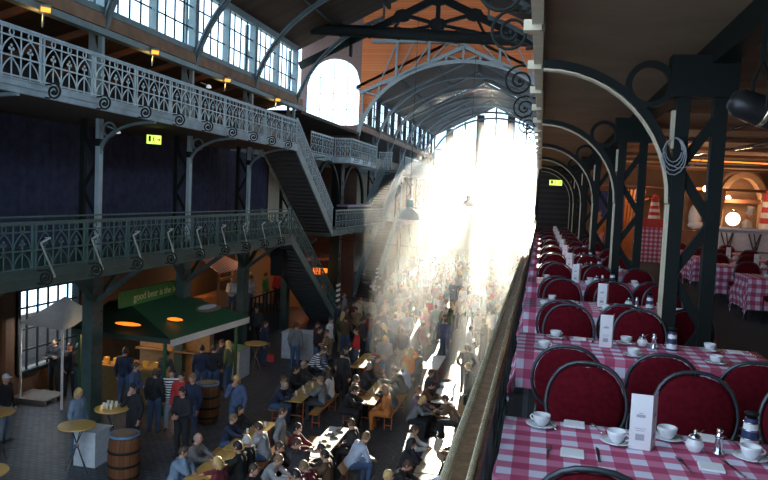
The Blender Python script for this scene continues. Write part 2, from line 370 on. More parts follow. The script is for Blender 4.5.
# truss at the near edge of the crossing
b = MB(); y = 32.1; E0, E1, AP, ND = (-11.6, y, 12.55), (1.5, y, 12.55), (MIDX, y, 15.65), (MIDX, y, 14.45)
for p, q, w in ((E0, AP, .34), (AP, E1, .34), (AP, ND, .2), ((-9.1, y, 13.75), (-9.1, y, 13.0), .12), ((-6.7, y, 14.9), ND, .16), ((-3.4, y, 14.9), ND, .16), ((-6.7, y, 14.9), (-7.2, y, 14), .12), ((-3.4, y, 14.9), (-2.9, y, 14), .12),
                ((-8.3, y, 14.1), (-7.2, y, 14), .12), ((-1.8, y, 14.1), (-2.9, y, 14), .12), (ND, (-7.2, y, 14), .13), (ND, (-2.9, y, 14), .13)):
    b.bar(p, q, w, .16, up=(0, 1, 0))
for x, z, r_ in ((MIDX, 15.6, .5), (MIDX, 14.45, .42), (-6.7, 14.85, .42), (-3.4, 14.85, .42), (-8.3, 14.1, .3), (-1.8, 14.1, .3)): b.prism([(x+r_*math.cos(t*PI/4), y-.1, z+.7*r_*math.sin(t*PI/4)) for t in range(8)], (0, .2, 0))
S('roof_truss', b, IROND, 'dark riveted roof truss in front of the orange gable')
b = MB(); p, q = Vector((-10.6, 30.6, 13.95)), Vector((-.5, 33.4, 13.95)); b.tube([p, q], .27, 14)
for i in range(1, 8): c = p+(q-p)*i/8; b.tube([c, c+(q-p).normalized()*.12], .3, 14)
tag(P('ventilation_pipe', b, IROND, smooth=False), 'thick dark pipe hung across the hall below the roof truss', 'pipe')
# lattice arch truss on the gable
b = MB(); y = 43.0; up = lambda x: 15.75-abs(x-MIDX)*.44
b.strip(rib_pts(y, CX0, CX1, 34), (0, 1, 0), .2, .2)
b.bar((CX0, y, up(CX0)), (MIDX, y, up(MIDX)), .2, .2); b.bar((MIDX, y, up(MIDX)), (CX1, y, up(CX1)), .2, .2)
xs = [CX0+.2+i*(CX1-CX0-.4)/12 for i in range(13)]
for i, x in enumerate(xs):
    b.bar((x, y, up(x)), (x, y, arch_z(x)), .13, .1, up=(0, 1, 0))
    if 0 < i < 11: b.bar((x, y-.02, up(x)), (xs[i+1] if i < 6 else xs[i-1], y-.02, 16.0), .07, .06, up=(0, 1, 0))
    if i < 12: k = (x, xs[i+1]) if i >= 6 else (xs[i+1], x); b.bar((k[0], y, arch_z(k[0])), (k[1], y, up(k[1])), .1, .08, up=(0, 1, 0))
for x, z in ((-9, 16.6), (-1, 16.6)): pass
b.bar((-10.8, 42.9, 16.1), (.8, 42.9, 16.1), .22)
for x in (-9.2, -7.2, -5.05, -2.9, -.9): b.bar((x, 42.9, 16.1), (x, 42.9, up(x)), .14)
S('arch_truss', b, mat('grey_painted_iron', (.14, .165, .165), .45, .2), 'grey lattice arch framing the opening to the far hall')
# ------------------------------------------------------------------ columns
def lattice(b, x0, x1, y, z0, z1, w=.13, step=.75, dz=0):
    for x in (x0, x1): b.bx(x-w/2, x+w/2, y-w/2, y+w/2, z0, z1)
    z, s_ = z0+.15+dz, 1
    while z+step < z1: b.bar(((x0, x1)[s_ < 0], y, z), ((x0, x1)[s_ > 0], y, z+step), .09, .05, up=(0, 1, 0)); z += step; s_ = -s_
    return b
def ring(b, c, r, a=.05, d=.06, n=20, nrm=(0, 1, 0)):
    return b.strip([(c[0]+r*math.cos(2*PI*i/n), c[1], c[2]+r*math.sin(2*PI*i/n)) for i in range(n)], nrm, a, d, closed=True)
def corbel(b, xp, xe, y, z0, z1, sgn):
    """curved bracket from post (xp,z0) up to the balcony edge (xe,z1)"""
    pts = [(xp+(xe-xp)*(1-math.cos(t*PI/2/12)), y, z0+(z1-z0)*math.sin(t*PI/2/12)) for t in range(13)]
    return b.strip(pts, (0, 1, 0), .07, .09)
for i, y in enumerate(COLY+FARY):
    far = y > 32
    b = MB()
    if not far:
        b.bx(CX0-.28, CX0+.02, y-.24, y+.24, 0, 4.42)
        for s in (-1, 1):
            for z in [.3+k*.35 for k in range(12)]: b.box((CX0+.03, y+s*.17, z), (.03, .05, .05))
    else: b.bx(CX0-.2, CX0+.05, y-.2, y+.2, 0, 4.42)
    r_ = S('column', b, FASCG if not far else IROND, 'iron column %s of the left balconies' % ('nearest the camera' if i == 0 else 'farther along'))
    r_['label'] = 'iron column of the left balconies, %s from the camera' % (ORD[i] if i else 'nearest')
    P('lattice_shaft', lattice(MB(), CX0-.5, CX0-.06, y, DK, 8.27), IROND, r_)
    P('front_plate', MB().bx(CX0-.08, CX0+.03, y-.09, y+.09, DK, 7.55).bx(CX0-.08, CX0+.03, y-.09, y+.09, 7.75, 8.27), IRONL, r_, label='pale front plate')
    P('upper_shaft', lattice(MB(), CX0-.3, CX0-.02, y, UDK, 13.1, .12, .9), IRON, r_)
    b = MB(); corbel(b, CX0, HX0+.1, y, 7.35, 8.22, 1); ring(b, (CX0+.27, y, 8.0), .18); P('corbel', b, IRON, r_)
    if not far:
        b = MB()
        for dy, dx in ((1.25, 0), (-1.25, 0)): b.bar((CX0-.05, y, 3.3), (CX0+.05, y+dy, 4.4), .12)
        b.bar((CX0, y, 3.4), (HX0-.2, y, 4.4), .12); P('strut', b, FASCG, r_)
# ------------------------------------------------------------------ ironwork railings
def panel(L=1.65, n=3, slope=0, hh=.95, rich=True):
    b = MB(); k = hh/.95
    def P3(u, v): return (0, u, v*k+slope*u)
    def ln(pts, a=.02, d=.022): b.strip([P3(*p) for p in pts], (1, 0, 0), a, d)
    for u in (.05, L-.05): ln([(u, 0), (u, .95)], .035, .04)
    for v, a in ((.06, .03), (.42, .028), (.79, .028), (.94, .035)): ln([(0, v), (L, v)], a, .03)
    w = (L-.16)/n
    for i in range(n):
        c = .08+w*(i+.5)
        ln([(c+.058*math.cos(t*PI/5), .865+.065*math.sin(t*PI/5)) for t in range(11)], .016)
        for s in (-1, 1):
            ln([(c+s*w/2*(1-(t/6)**2)-s*.008, .42+.36*t/6) for t in range(7)], .018)
            ln([(c+s*w/2*(1-(t/5)**2)-s*.008, .06+.34*t/5) for t in range(6)], .018)
        if i < n-1: ln([(c+w/2, -.05), (c+w/2, .94)])
        ln([(c, -.02), (c, .55)], .016)
        if rich:
            for du, dv in ((0, .615), (-.05, .55), (.05, .55)): b.ball(P3(c+du, dv), (.014, .035, .035), 6, 4)
    return b
def scroll(r0=.17, d=1):
    b = MB(); pts = []
    for i in range(30):
        t = i/29; a = PI*.6-d*t*PI*3.6; r = r0*(1-.78*t); pts.append((r0+.02+r*math.cos(a), 0, r*math.sin(a)))
    b.strip(pts, (0, 1, 0), .03, .035); b.ball((r0+.02, 0, 0), (.035, .03, .035), 8, 5)
    b.bar((0, 0, r0*.8), (.12, 0, r0*.85), .03); b.bar((0, 0, -r0*.7), (.1, 0, -r0*.75), .03); return b
def railing(name, label, x, z, y0, nb, M, L=1.65, hand=(0,), rods=False, scr=True, sM=None, lit=True):
    r_ = T(name, label, 'railing', (x, y0, z))
    pm, sm = panel(L).mesh('iron_panel', M), scroll().mesh('scroll_bracket', sM or M, True)
    h = MB()
    h.bx(-.035, .035, 0, nb*L, .96, 1.0)
    for e in hand: 
        if e: h.bx(-.02, .02, 0, nb*L, .99+e, 1.02+e)
    P('handrail', h, M, r_)
    rm = None
    if rods:
        q = MB(); q.bar((.14, .3, .66), (.14, .02, .57), .03); q.bar((.14, .02, .57), (.14, .46, -.16), .028); q.bar((.06, .46, -.18), (.15, .46, -.16), .03); q.bar((.02, .3, .66), (.14, .3, .66), .02); rm = q.mesh('stay_rod', mat('bright_steel', (.6, .66, .66), .35, .6))
    for i in range(nb):
        o = put('iron_panel', pm, r_, (0, i*L, 0))
        if scr: put('scroll_bracket', sm, r_, (.09, i*L, -.13))
        if rods: put('stay_rod', rm, r_, (.0, i*L, 0))
    return r_
railing('balcony_railing', 'pale iron railing with gothic arches along the upper left balcony', HX0+.05, UDK, 2.38, 15, IRONL, 1.672, sM=IROND)
railing('balcony_railing', 'green iron railing with bright stay rods along the lower left balcony', HX0+.05, DK, 2.38, 15, IRONG, 1.645, hand=(0, .09), rods=True, sM=IROND)
railing('balcony_railing', 'sunlit iron railing of the upper balcony in the far hall', HX0+.05, UDK, 51, 14, IRONL, 1.65)
railing('balcony_railing', 'hazy iron railing of the lower balcony in the far hall', HX0+.05, DK, 50, 15, IRON, 1.65)
S('floor_far_balconies', MB().bx(-15, HX0+.05, 50.5, 75, 8.27, UDK).bx(-15, HX0+.05, 49.6, 75, 4.42, DK), FASC, 'decks of the far left balconies')
# crossing balconies
S('floor_crossing_balcony', MB().bx(-15.1, -10.9, 32, 43.2, 8.2, UDK).bx(-10.95, -9.9, 35.8, 41.6, 8.2, UDK), FASC, 'upper balcony deck of the side wing')
S('floor_crossing_landing', MB().bx(-15.1, HX0-.05, 33.2, 45, 4.42, DK), FASCG, 'lower balcony deck of the side wing')
railing('balcony_railing', 'iron railing of the side wing set back at the upper level', -10.9, UDK, 32.1, 2, IRONL, 1.85)
o = railing('balcony_railing', 'short pale railing panel turned to the camera beside the upper stair', -10.85, UDK, 35.85, 1, IRONL, .95); o.rotation_euler.z = -PI/2
railing('balcony_railing', 'iron railing of the projecting part of the upper wing balcony', -9.9, UDK, 35.9, 3, IRON, 1.9)
o = railing('balcony_railing', 'second pale railing panel turned to the camera beyond the wing column', -10.9, UDK, 46.5, 1, IRONL, .95); o.rotation_euler.z = -PI/2
railing('balcony_railing', 'low iron railing of the stair landing in the middle of the left side', -9.95, DK, 33.6, 6, IRON, 1.9, scr=True)
b = MB(); b.bx(-11.3, -10.75, 37.1, 37.7, 0, 8.2)
for z in (5.4, 6.2, 7.0, 2, 3, 9.2): b.bx(-10.78, -10.72, 37.3, 37.5, z, z+.25)
S('pillar', b, IROND, 'thick riveted iron pillar in the middle of the side wing')
for ya, yb in ((33, 37.1), (37.7, 42.5)):
    c, w = (ya+yb)/2, (yb-ya)/2
    S('wing_arch', MB().strip([(-10.9, c+w*math.cos(PI*t/16), 6.0+2.2*math.sin(PI*t/16)) for t in range(17)], (1, 0, 0), .14, .16), IROND, 'round iron arch under the upper wing balcony')
r_ = T('landing_bar', 'dark bar counter with grey violet top on the stair landing beside the riveted pillar', 'counter', (-10.35, 38.9, DK))
P('body', MB().bx(-.25, .25, -2.6, 2.6, 0, 1.12), IROND, r_); P('top', MB().bx(-.32, .3, -2.75, 2.75, 1.12, 1.22), mat('violet_counter_top', (.26, .22, .30), .5), r_)
# pale lit back wall seen through the wing arches
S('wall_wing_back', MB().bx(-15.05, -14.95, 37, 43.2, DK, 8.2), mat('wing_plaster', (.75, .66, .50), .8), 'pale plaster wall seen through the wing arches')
# ------------------------------------------------------------------ stairs
def stairs(label, x0, x1, y0, z0, y1, z1, n, M, rail=True):
    r_ = T('staircase', label, 'staircase', (x0, y0, z0)); dy, dz = (y1-y0)/n, (z1-z0)/n; w = x1-x0
    b = MB()
    for i in range(n):
        b.box((w/2, dy*(i+.5), dz*(i+.5)), (w, abs(dy)+.04, .04)); b.box((w/2, dy*(i+(1 if dz*1 > 0 else 0)), dz*(i+.5)-.05), (w, .02, abs(dz)))
    P('treads', b, mat('stair_iron', (.045, .05, .055), .6), r_)
    for x in (0, w): P('stringer', MB().prism([(x-.03, 0, .12), (x-.03, y1-y0, z1-z0+.12), (x-.03, y1-y0, z1-z0-.28), (x-.03, 0, -.28)], (.06, 0, 0)), IRON if z1 > z0 or M is IRONL else IRONG, r_)
    P('soffit', MB().prism([(0, 0, -.12), (0, y1-y0, z1-z0-.12), (0, y1-y0, z1-z0-.16), (0, 0, -.16)], (w, 0, 0)), MATS['stair_iron'], r_)
    nb = 5; L = (y1-y0)/nb; pm = panel(abs(L), 3, (z1-z0)/(y1-y0)*(1 if L > 0 else -1)).mesh('stair_panel', M)
    for x in (.0, w):
        for i in range(nb): put('stair_panel', pm, r_, (x, L*i, (z1-z0)/nb*i+.12))
        P('handrail', MB().bar((x, 0, 1.09), (x, y1-y0, z1-z0+1.09), .07, .05), M, r_)
    return r_
stairs('iron stair dropping from the upper left balcony to the landing', -11.5, -10.0, 27.6, UDK, 33.2, DK, 21, IRONL)
stairs('iron stair dropping from the lower left balcony to the hall floor', -11.3, -9.95, 27.2, DK, 34.6, .05, 26, IRONG)
stairs('far iron stair climbing from the hall floor to the far lower balcony', -11.3, -10.0, 43, 0.05, 49.6, DK, 26, IRON)
stairs('far iron stair climbing from the landing to the far upper balcony', -11.3, -10.0, 44.6, DK, 50.6, UDK, 21, IRON)
# black and white hazard plates at the stair feet
for lab, x, y in (('at the foot of the near stair', -9.9, 34.4), ('at the foot of the far stair', -9.95, 43.4)):
    b = MB(); b.bx(x-.03, x+.03, y-.3, y+.3, .9, 2.0); o = P('hazard_plate', b, stripes('hazard_stripe', (.75, .75, .7), (.02, .02, .02), .13, 'Z')); tag(o, 'black and white striped plate '+lab, 'sign')
# ------------------------------------------------------------------ right gallery shell
CARPET = mat('grey_carpet', (.045, .048, .055), .95, scale=60, bump=.2)
S('floor_gallery', MB().bx(-.22, 15, -6, 31, 4.45, 4.7), CARPET, 'dark grey carpet of the right gallery')
CEIL = mat('brown_ceiling', (.30, .21, .13), .8, scale=1.5, var=.15)
S('ceiling_gallery', MB().bx(-.05, 15, -6, 31, 8.15, 8.4), CEIL, 'brown ceiling under the right upper balcony')
b = MB(); b.bx(-.15, -.06, -6, 31, 8.0, 8.45); S('trim_6', b, CREAM, 'cream edge beam of the right upper balcony')
for y in [.85+1.65*i for i in range(18)]:
    S('trim_7', MB().bx(-.215, -.075, y-.05, y+.05, 7.955, 8.04).bx(-.1, -.05, y+.06, y+.08, 7.97, 8.03), CREAM, 'cream clamp on the edge beam of the right upper balcony')
S('trim_8', MB().bx(1.44, 1.62, -6, 30.8, 7.92, 8.15), IROND, 'dark lengthwise beam over the gallery posts')
for y in [a+2.45*k for a in (4.3,) for k in range(11)]: S('joist', MB().bx(1.6, 15, y-.04, y+.04, 8.07, 8.15), RAFT, 'reddish cross beam under the brown ceiling')
for i, y in enumerate([7.0, 11.9, 16.8, 21.7, 26.6, 29.8]):
    lab = 'dark iron post pair of the right gallery, %s from the camera' % (ORD[i] if i else 'nearest')
    b = MB(); b.bx(1.17, 1.29, y-.055, y+.055, 4.7, 8.0); b.bx(1.49, 1.61, y-.055, y+.055, 4.7, 8.0); b.bx(1.1, 1.68, y-.09, y+.09, 7.62, 8.0)
    r_ = S('gallery_post', b, IROND, lab)
    b = MB()
    for k in range(-1, 4):
        z, q = 6.97-.5*k, 6.97-.5*(k+1); b.bar((1.23 if k % 2 == 0 else 1.55, y, z), (1.55 if k % 2 == 0 else 1.23, y, q), .085, .06, up=(0, 1, 0))
    P('lattice', b, IROND, r_)
    P('edge_strip', MB().bx(1.14, 1.168, y-.045, y+.045, 4.7, 6.63).bx(1.14, 1.168, y-.045, y+.045, 7.15, 7.5), CREAM, r_, label='cream edge strip')
    b = MB(); corbel(b, 1.18, -.05, y, 6.7, 7.93, -1); P('corbel', b, IROND, r_)
    pts = [(1.145+(-.05-1.145)*(1-math.cos(t*PI/2/12)), y, 6.64+(7.87-6.64)*math.sin(t*PI/2/12)) for t in range(13)]
    P('corbel_edge', MB().strip(pts, (0, 1, 0), .016, .11), CREAM, r_, label='cream lower edge')
    P('ring', ring(MB(), (.93, y, 7.74), .19, .055, .08, 28), IROND, r_)
# end wall of the gallery aisle with lit sign
S('wall_gallery_end', MB().bx(-.1, 1.9, 30.6, 30.8, 4.5, 8.2), stripes('slatted_wall', (.045, .038, .035), (.025, .02, .02), .11, 'Z'), 'dark slatted end wall of the right gallery')
WARM = mat('warm_plaster', (.24, .145, .09), .8, scale=1.2, var=.2)
S('wall_right', MB().bx(14.8, 15, -6, 31, 4.5, 8.2), WARM, 'brown side wall of the right gallery')
S('wall_gallery_back', MB().bx(1.9, 14.8, 30.6, 30.8, 4.5, 8.2), WARM, 'warm lit back wall of the right gallery')
S('wall_near_block', MB().bx(-.2, 15, -6.2, -6, 4.5, 8.4), DARKWALL, 'unseen dark wall behind the camera, extended to block light')  # unseen wall, widened to keep light from behind off the tables
b = MB(); b.prism([(CX1, -6, 11), (15, -6, 8.6), (15, -6, 8.8), (CX1, -6, 11.2)], (0, 38, 0)); S('ceiling_right_block', b, ROOFW, 'unseen lean-to roof added over the right upper gallery to block light')  # out of view, put in to keep sky light out
# ================================================================== RIGHT GALLERY: railing, tables, chairs, table settings
D = 4.7; TZ = D+.75
BRASS = mat('worn_bronze', (.72, .62, .42), .22, .8, scale=12, var=.12)
WOODR = mat('varnished_rail', (.13, .075, .04), .5, 0, scale=30, var=.5, spec=.25)
r_ = T('gallery_railing', 'bronze and wood handrail of the right gallery running beside the tables', 'railing', (-.19, -4, D))
P('handrail', MB().bx(-.035, .05, 0, 34.5, 1.0, 1.055), WOODR, r_, label='dark varnished handrail')
P('edge_tube', MB().tube([(-.045, 0, 1.045), (-.045, 34.5, 1.045)], .02, 10), BRASS, r_, True, label='bright bronze edge tube')
P('edge_tube', MB().tube([(.03, 0, 1.062), (.03, 34.5, 1.062)], .012, 8), BRASS, r_, True, label='thin bronze tube')
pm = panel(1.65).mesh('iron_panel', IROND); big = scroll(.14, 1); 
for p in range(len(big.v)): big.v[p] = (-big.v[p][0], big.v[p][1], big.v[p][2])
sm = big.mesh('scroll_bracket', IROND, True)
for i in range(20):
    o = put('iron_panel', pm, r_, (0, 1+1.65*i, 0)); put('scroll_bracket', sm, r_, (-.05, 1.2+1.65*i, .1)) if i % 2 else None
r_ = T('upper_gallery_railing', 'dark iron scrolls hanging outside the right upper balcony edge', 'railing', (-.19, -4, 8.5))
P('handrail', MB().bx(-.035, .05, 0, 34.5, 1.0, 1.055), IROND, r_)
sc2 = scroll(.25, 1)
for p in range(len(sc2.v)): sc2.v[p] = (-sc2.v[p][0], sc2.v[p][1], sc2.v[p][2])
sm2 = sc2.mesh('scroll_bracket', IROND, True)
for i in range(20):
    put('iron_panel', pm, r_, (.1, 1+1.65*i, 0)); put('scroll_bracket', sm2, r_, (.02, .6+1.65*i, .0)) if i in (5, 6, 7, 9, 11, 13, 15) else None

RED = mat('red_upholstery', (.098, .005, .011), .95, scale=30, var=.2, bump=.1, spec=.08)
FRAME = mat('chair_frame', (.075, .085, .10), .35, .6)
CHROME = mat('chrome', (.8, .82, .85), .15, 1)
def super_outline(a, zt, zc, zb, n=22):
    """tall rounded chair-back outline in (x, z)"""
    out = []
    for i in range(n):
        t = 2*PI*i/n; c, s = math.cos(t), math.sin(t)
        e = .82 if s > 0 else .62
        x = a*(abs(c)**e)*(1 if c > 0 else -1); z = zc+(zt-zc)*abs(s)**.95 if s > 0 else zc-(zc-zb)*abs(s)**.8
        out.append((x*(1 if s > 0 else 1-.12*abs(s)), z))
    return out
def make_chair():
    r = T('banquet_chair', 'chair', 'chair')
    lean = lambda z: -.20-.14*(z-.45)
    b = MB(); n = 24
    for k, (sc, dz) in enumerate(((.96, 0), (1, .02), (1, .05), (.93, .07))):
        for i in range(n):
            t = 2*PI*i/n; c, s = math.cos(t), math.sin(t)
            b.v.append((.225*sc*math.copysign(abs(c)**.6, c), .01+.215*sc*math.copysign(abs(s)**.6, s), .41+dz))
    for k in range(3):
        for i in range(n): b.f.append((k*n+i, k*n+(i+1) % n, (k+1)*n+(i+1) % n, (k+1)*n+i)); b.m.append(0)
    b.f += [tuple(range(n-1, -1, -1)), tuple(range(3*n, 4*n))]; b.m += [0, 0]
    P('seat', b, RED, r, True)
    o = super_outline(.225, .90, .66, .47); b = MB(); n = len(o)
    for k, (sc, dy) in enumerate(((.9, -.028), (1, -.014), (1, .014), (.88, .034))):
        for x, z in o: zz = .68+(z-.68)*sc; b.v.append((x*sc, lean(zz)+dy, zz))
    for k in range(3):
        for i in range(n): b.f.append((k*n+i, (k+1)*n+i, (k+1)*n+(i+1) % n, k*n+(i+1) % n)); b.m.append(0)
    b.f += [tuple(range(n)), tuple(range(4*n-1, 3*n-1, -1))]; b.m += [0, 0]
    P('backrest', b, RED, r, True)
    o2 = super_outline(.24, .92, .66, .455, 28)
    P('back_frame', MB().tube([(x, lean(z), z) for x, z in o2], .013, 7, closed=True), FRAME, r, True)
    P('grip', MB().tube([(.06*t/4, lean(.905)+.012, .893-.006*abs(t/4)) for t in range(-4, 5)], .007, 6), CHROME, r, True, label='small chrome grip')
    for s in (-1, 1):
        P('leg', MB().tube([(s*.2, -.195, .48), (s*.205, -.21, .42), (s*.21, -.25, 0)], .012, 7), FRAME, r, True)
        P('leg', MB().tube([(s*.19, .18, .42), (s*.2, .2, 0)], .012, 7), FRAME, r, True)
    P('seat_frame', MB().tube([(-.2, -.2, .405), (.2, -.2, .405), (.2, .19, .405), (-.2, .19, .405)], .011, 6, closed=True), FRAME, r)
    return r
CH0 = make_chair(); ch_used = [0]
def chair(x, y, rz, label, group):
    o = CH0 if not ch_used[0] else copy_tree(CH0); ch_used[0] += 1
    o.location = (x, y, D); o.rotation_euler.z = rz; return tag(o, label, 'chair', group)
GING = gingham('red_gingham', .074, (.76, .72, .88), (.61, .19, .32), (.46, .06, .15))
def cloth_mb(w, d, drop, step=.055, wave=.02, seed=0):
    b = MB(); b.uv = []; R = random.Random(seed); nx, ny = int((w+2*drop)/step), int((d+2*drop)/step); ph = R.random()*6
    for j in range(ny+1):
        for i in range(nx+1):
            x = -w/2-drop+(w+2*drop)*i/nx; y = -d/2-drop+(d+2*drop)*j/ny
            ex = max(0, abs(x)-w/2); ey = max(0, abs(y)-d/2); sx, sy = math.copysign(1, x), math.copysign(1, y)
            px, py, pz = max(-w/2, min(w/2, x)), max(-d/2, min(d/2, y)), 0
            e = math.hypot(ex, ey)
            if e > 0:
                pz = -min(e, .73); fl = min(1, e/.2); wv = wave*fl*(math.sin(x*13+ph)+math.sin(y*15+ph*2))*min(1, e/.1)
                px += sx*(ex/e)*(.012+.10*e*(1 if ex*ey > 0 else .25)+wv); py += sy*(ey/e)*(.012+.10*e*(1 if ex*ey > 0 else .25)+wv)
            b.v.append((px, py, pz)); b.uv.append((x+10, y+10))
    for j in range(ny):
        for i in range(nx): a = j*(nx+1)+i; b.f.append((a, a+1, a+nx+2, a+nx+1)); b.m.append(0)
    return b
LEGM = mat('table_leg_metal', (.12, .12, .13), .4, .7); TOPM = mat('table_top_wood', (.3, .2, .12), .6)
def gtable(cx, cy, w, d, drop, where, group, me_cache={}):
    t = T('dining_table', 'dining table under the gingham cloth, '+where, 'table', (cx, cy, D), 0, group)
    key = (w, d, drop)
    if key not in me_cache:
        me_cache[key] = (MB().bx(-w/2, w/2, -d/2, d/2, .715, .742).mesh('tabletop', TOPM), cloth_mb(w, d, drop).mesh('tablecloth', GING, True),
                         [MB().bx(x-.02, x+.02, y-.02, y+.02, 0, .715).mesh('leg', LEGM) for x in (-w/2+.08, w/2-.08) for y in (-d/2+.08, d/2-.08)])
    a, c, ls = me_cache[key]; put('tabletop', a, t)
    for l in ls: put('leg', l, t)
    o = put('tablecloth', c, None, (cx, cy, TZ)); tag(o, 'red and white gingham cloth on the '+where, 'tablecloth', 'gingham tablecloths')
# table settings
CHINA = mat('white_china', (.80, .82, .86), .2, coat=.3, var=.03); PAPER = mat('white_paper', (.85, .86, .9), .8, var=.03)
STEEL = mat('cutlery_steel', (.65, .67, .7), .2, 1); NAVY = mat('navy_glaze', (.03, .05, .13), .3); PRINT = mat('grey_print', (.45, .46, .55), .8)
def mk_cup():
    r = T('coffee_cup', 'c', 'cup')
    P('bowl', MB().lathe([(.0, .0), (.024, 0), (.027, .006), (.038, .02), (.044, .04), (.046, .056), (.043, .056), (.040, .04), (.03, .016), (0, .012)], 20), CHINA, r, True)
    P('handle', MB().tube([(.043+.022*math.sin(t*PI/7), 0, .048-.034*t/7) for t in range(8)], .0045, 6), CHINA, r, True); return r
def mk_saucer():
    r = T('saucer', 's', 'saucer'); P('plate', MB().lathe([(0, 0), (.04, 0), (.045, .004), (.078, .014), (.078, .017), (.044, .008), (0, .006)], 24), CHINA, r, True)
    return r
def mk_spoon(nm='teaspoon'):
    b = MB(); b.tube([(0, -.075, .004), (0, -.02, .006), (0, .04, .004)], [.004, .003, .003], 6); b.ball((0, .06, .004), (.014, .022, .004), 10, 5); return b.mesh(nm, STEEL, True)
def mk_fork():
    b = MB(); b.bar((0, -.1, .004), (0, .03, .004), .009, .003)
    b.bx(-.012, .012, .03, .05, .003, .006)
    for x in (-.0095, -.003, .0035, .01): b.bx(x-.0018, x+.0018, .05, .09, .003, .006)
    return b.mesh('fork', STEEL)
def mk_knife():
    b = MB(); b.bar((0, -.1, .005), (0, 0, .005), .011, .006); b.prism([(-.006, 0, .003), (.008, 0, .003), (.007, .09, .003), (-.006, .11, .003)], (0, 0, .003)); return b.mesh('knife', STEEL)
def mk_napkin():
    b = MB(); b.box((0, 0, .003), (.105, .10, .005)); b.box((.002, .001, .008), (.10, .095, .004), (.02, .015, .03)); return b.mesh('napkin', PAPER)
def mk_menu():
    r = T('menu_card', 'm', 'menu card')
    for s in (-1, 1):
        p = MB(); R = Matrix.Rotation(1.15 if s > 0 else -.12, 3, 'Z')
        pts = [R @ Vector((x, 0, z)) for x, z in ((0, 0), (.098*s, 0), (.098*s, .265), (0, .265))]; n = R @ Vector((0, .0015, 0))
        q = P('leaf', p.prism(pts, n), PAPER, r)
        g = MB()
        for z0, z1, x0, x1 in ((.045, .075, .03, .07), (.155, .168, .03, .07), (.172, .176, .04, .06), (.1, .103, .025, .075), (.09, .093, .03, .07)):
            w_ = [R @ Vector((s*x, -.001, z)) for x, z in ((x0, z0), (x1, z0), (x1, z1), (x0, z1))]; g.prism(w_, n*.4)
        P('print', g, PRINT, q)
    return r
def mk_sugar():
    r = T('sugar_pot', 's', 'sugar pot')
    P('jar', MB().lathe([(0, 0), (.026, 0), (.03, .006), (.042, .026), (.042, .04), (.03, .06), (.028, .064)], 18), CHINA, r, True)
    P('lid', MB().lathe([(.031, .062), (.028, .074), (.012, .084), (.006, .09), (.010, .098), (0, .106)], 14), STEEL, r, True, label='steel lid')
    P('spoon_handle', MB().tube([(.01, 0, .08), (.05, .01, .1)], .003, 6), STEEL, r, True); return r
def mk_shaker():
    r = T('salt_shaker', 's', 'shaker')
    P('body', MB().lathe([(0, 0), (.028, 0), (.028, .008), (.017, .02), (.02, .045), (.015, .075), (.02, .082)], 14), STEEL, r, True)
    P('cap', MB().lathe([(.02, .082), (.021, .092), (.012, .1), (.014, .108), (.016, .115), (.008, .124), (0, .125)], 14), CHROME, r, True); return r
def mk_light():
    r = T('lighthouse_figure', 'l', 'table decoration')
    P('tower', MB().lathe([(.047, 0), (.047, .012), (.043, .014), (.041, .05), (.039, .052), (.036, .09), (.035, .092), (.032, .125), (.031, .127), (.029, .15)], 18, bands=[1, 0, 0, 1, 1, 0, 0, 1, 1]), [CHINA, NAVY], r)
    for z, w in ((.05, .046), (.092, .04), (.127, .037)): P('gallery_rim', MB().lathe([(w-.008, z-.002), (w, z), (w, z+.004), (w-.008, z+.005)], 16), CHROME, r, True)
    P('lantern', MB().lathe([(.022, .15), (.022, .168), (.034, .17), (.034, .176), (.0, .186)], 14), IROND, r, True); return r
PRO = {'cup': mk_cup(), 'saucer': mk_saucer(), 'menu': mk_menu(), 'sugar': mk_sugar(), 'shaker': mk_shaker(), 'light': mk_light()}
ME = {'teaspoon': mk_spoon(), 'fork': mk_fork(), 'knife': mk_knife(), 'napkin': mk_napkin()}
CAT = {'cup': 'cup', 'saucer': 'saucer', 'menu': 'menu card', 'sugar': 'sugar pot', 'shaker': 'shaker', 'light': 'table decoration', 'teaspoon': 'spoon', 'fork': 'fork', 'knife': 'knife', 'napkin': 'napkin'}
first = set()
def item(k, x, y, rz, label, dz=0):
    if k in PRO:
        o = PRO[k] if k not in first else copy_tree(PRO[k]); first.add(k)
    else: o = put(k, ME[k])
    o.location = (x, y, TZ+.004+dz); o.rotation_euler = (0, 0, rz); return tag(o, label, CAT[k], CAT[k]+'s on the gallery tables')
ROWY = [3.32, 5.83, 8.15]+[8.15+2.35*i for i in range(1, 9)]
POSTS = [y for y in COLY[:5]]
seat_names = ['nearest the railing', 'in the middle', 'farthest from the railing']
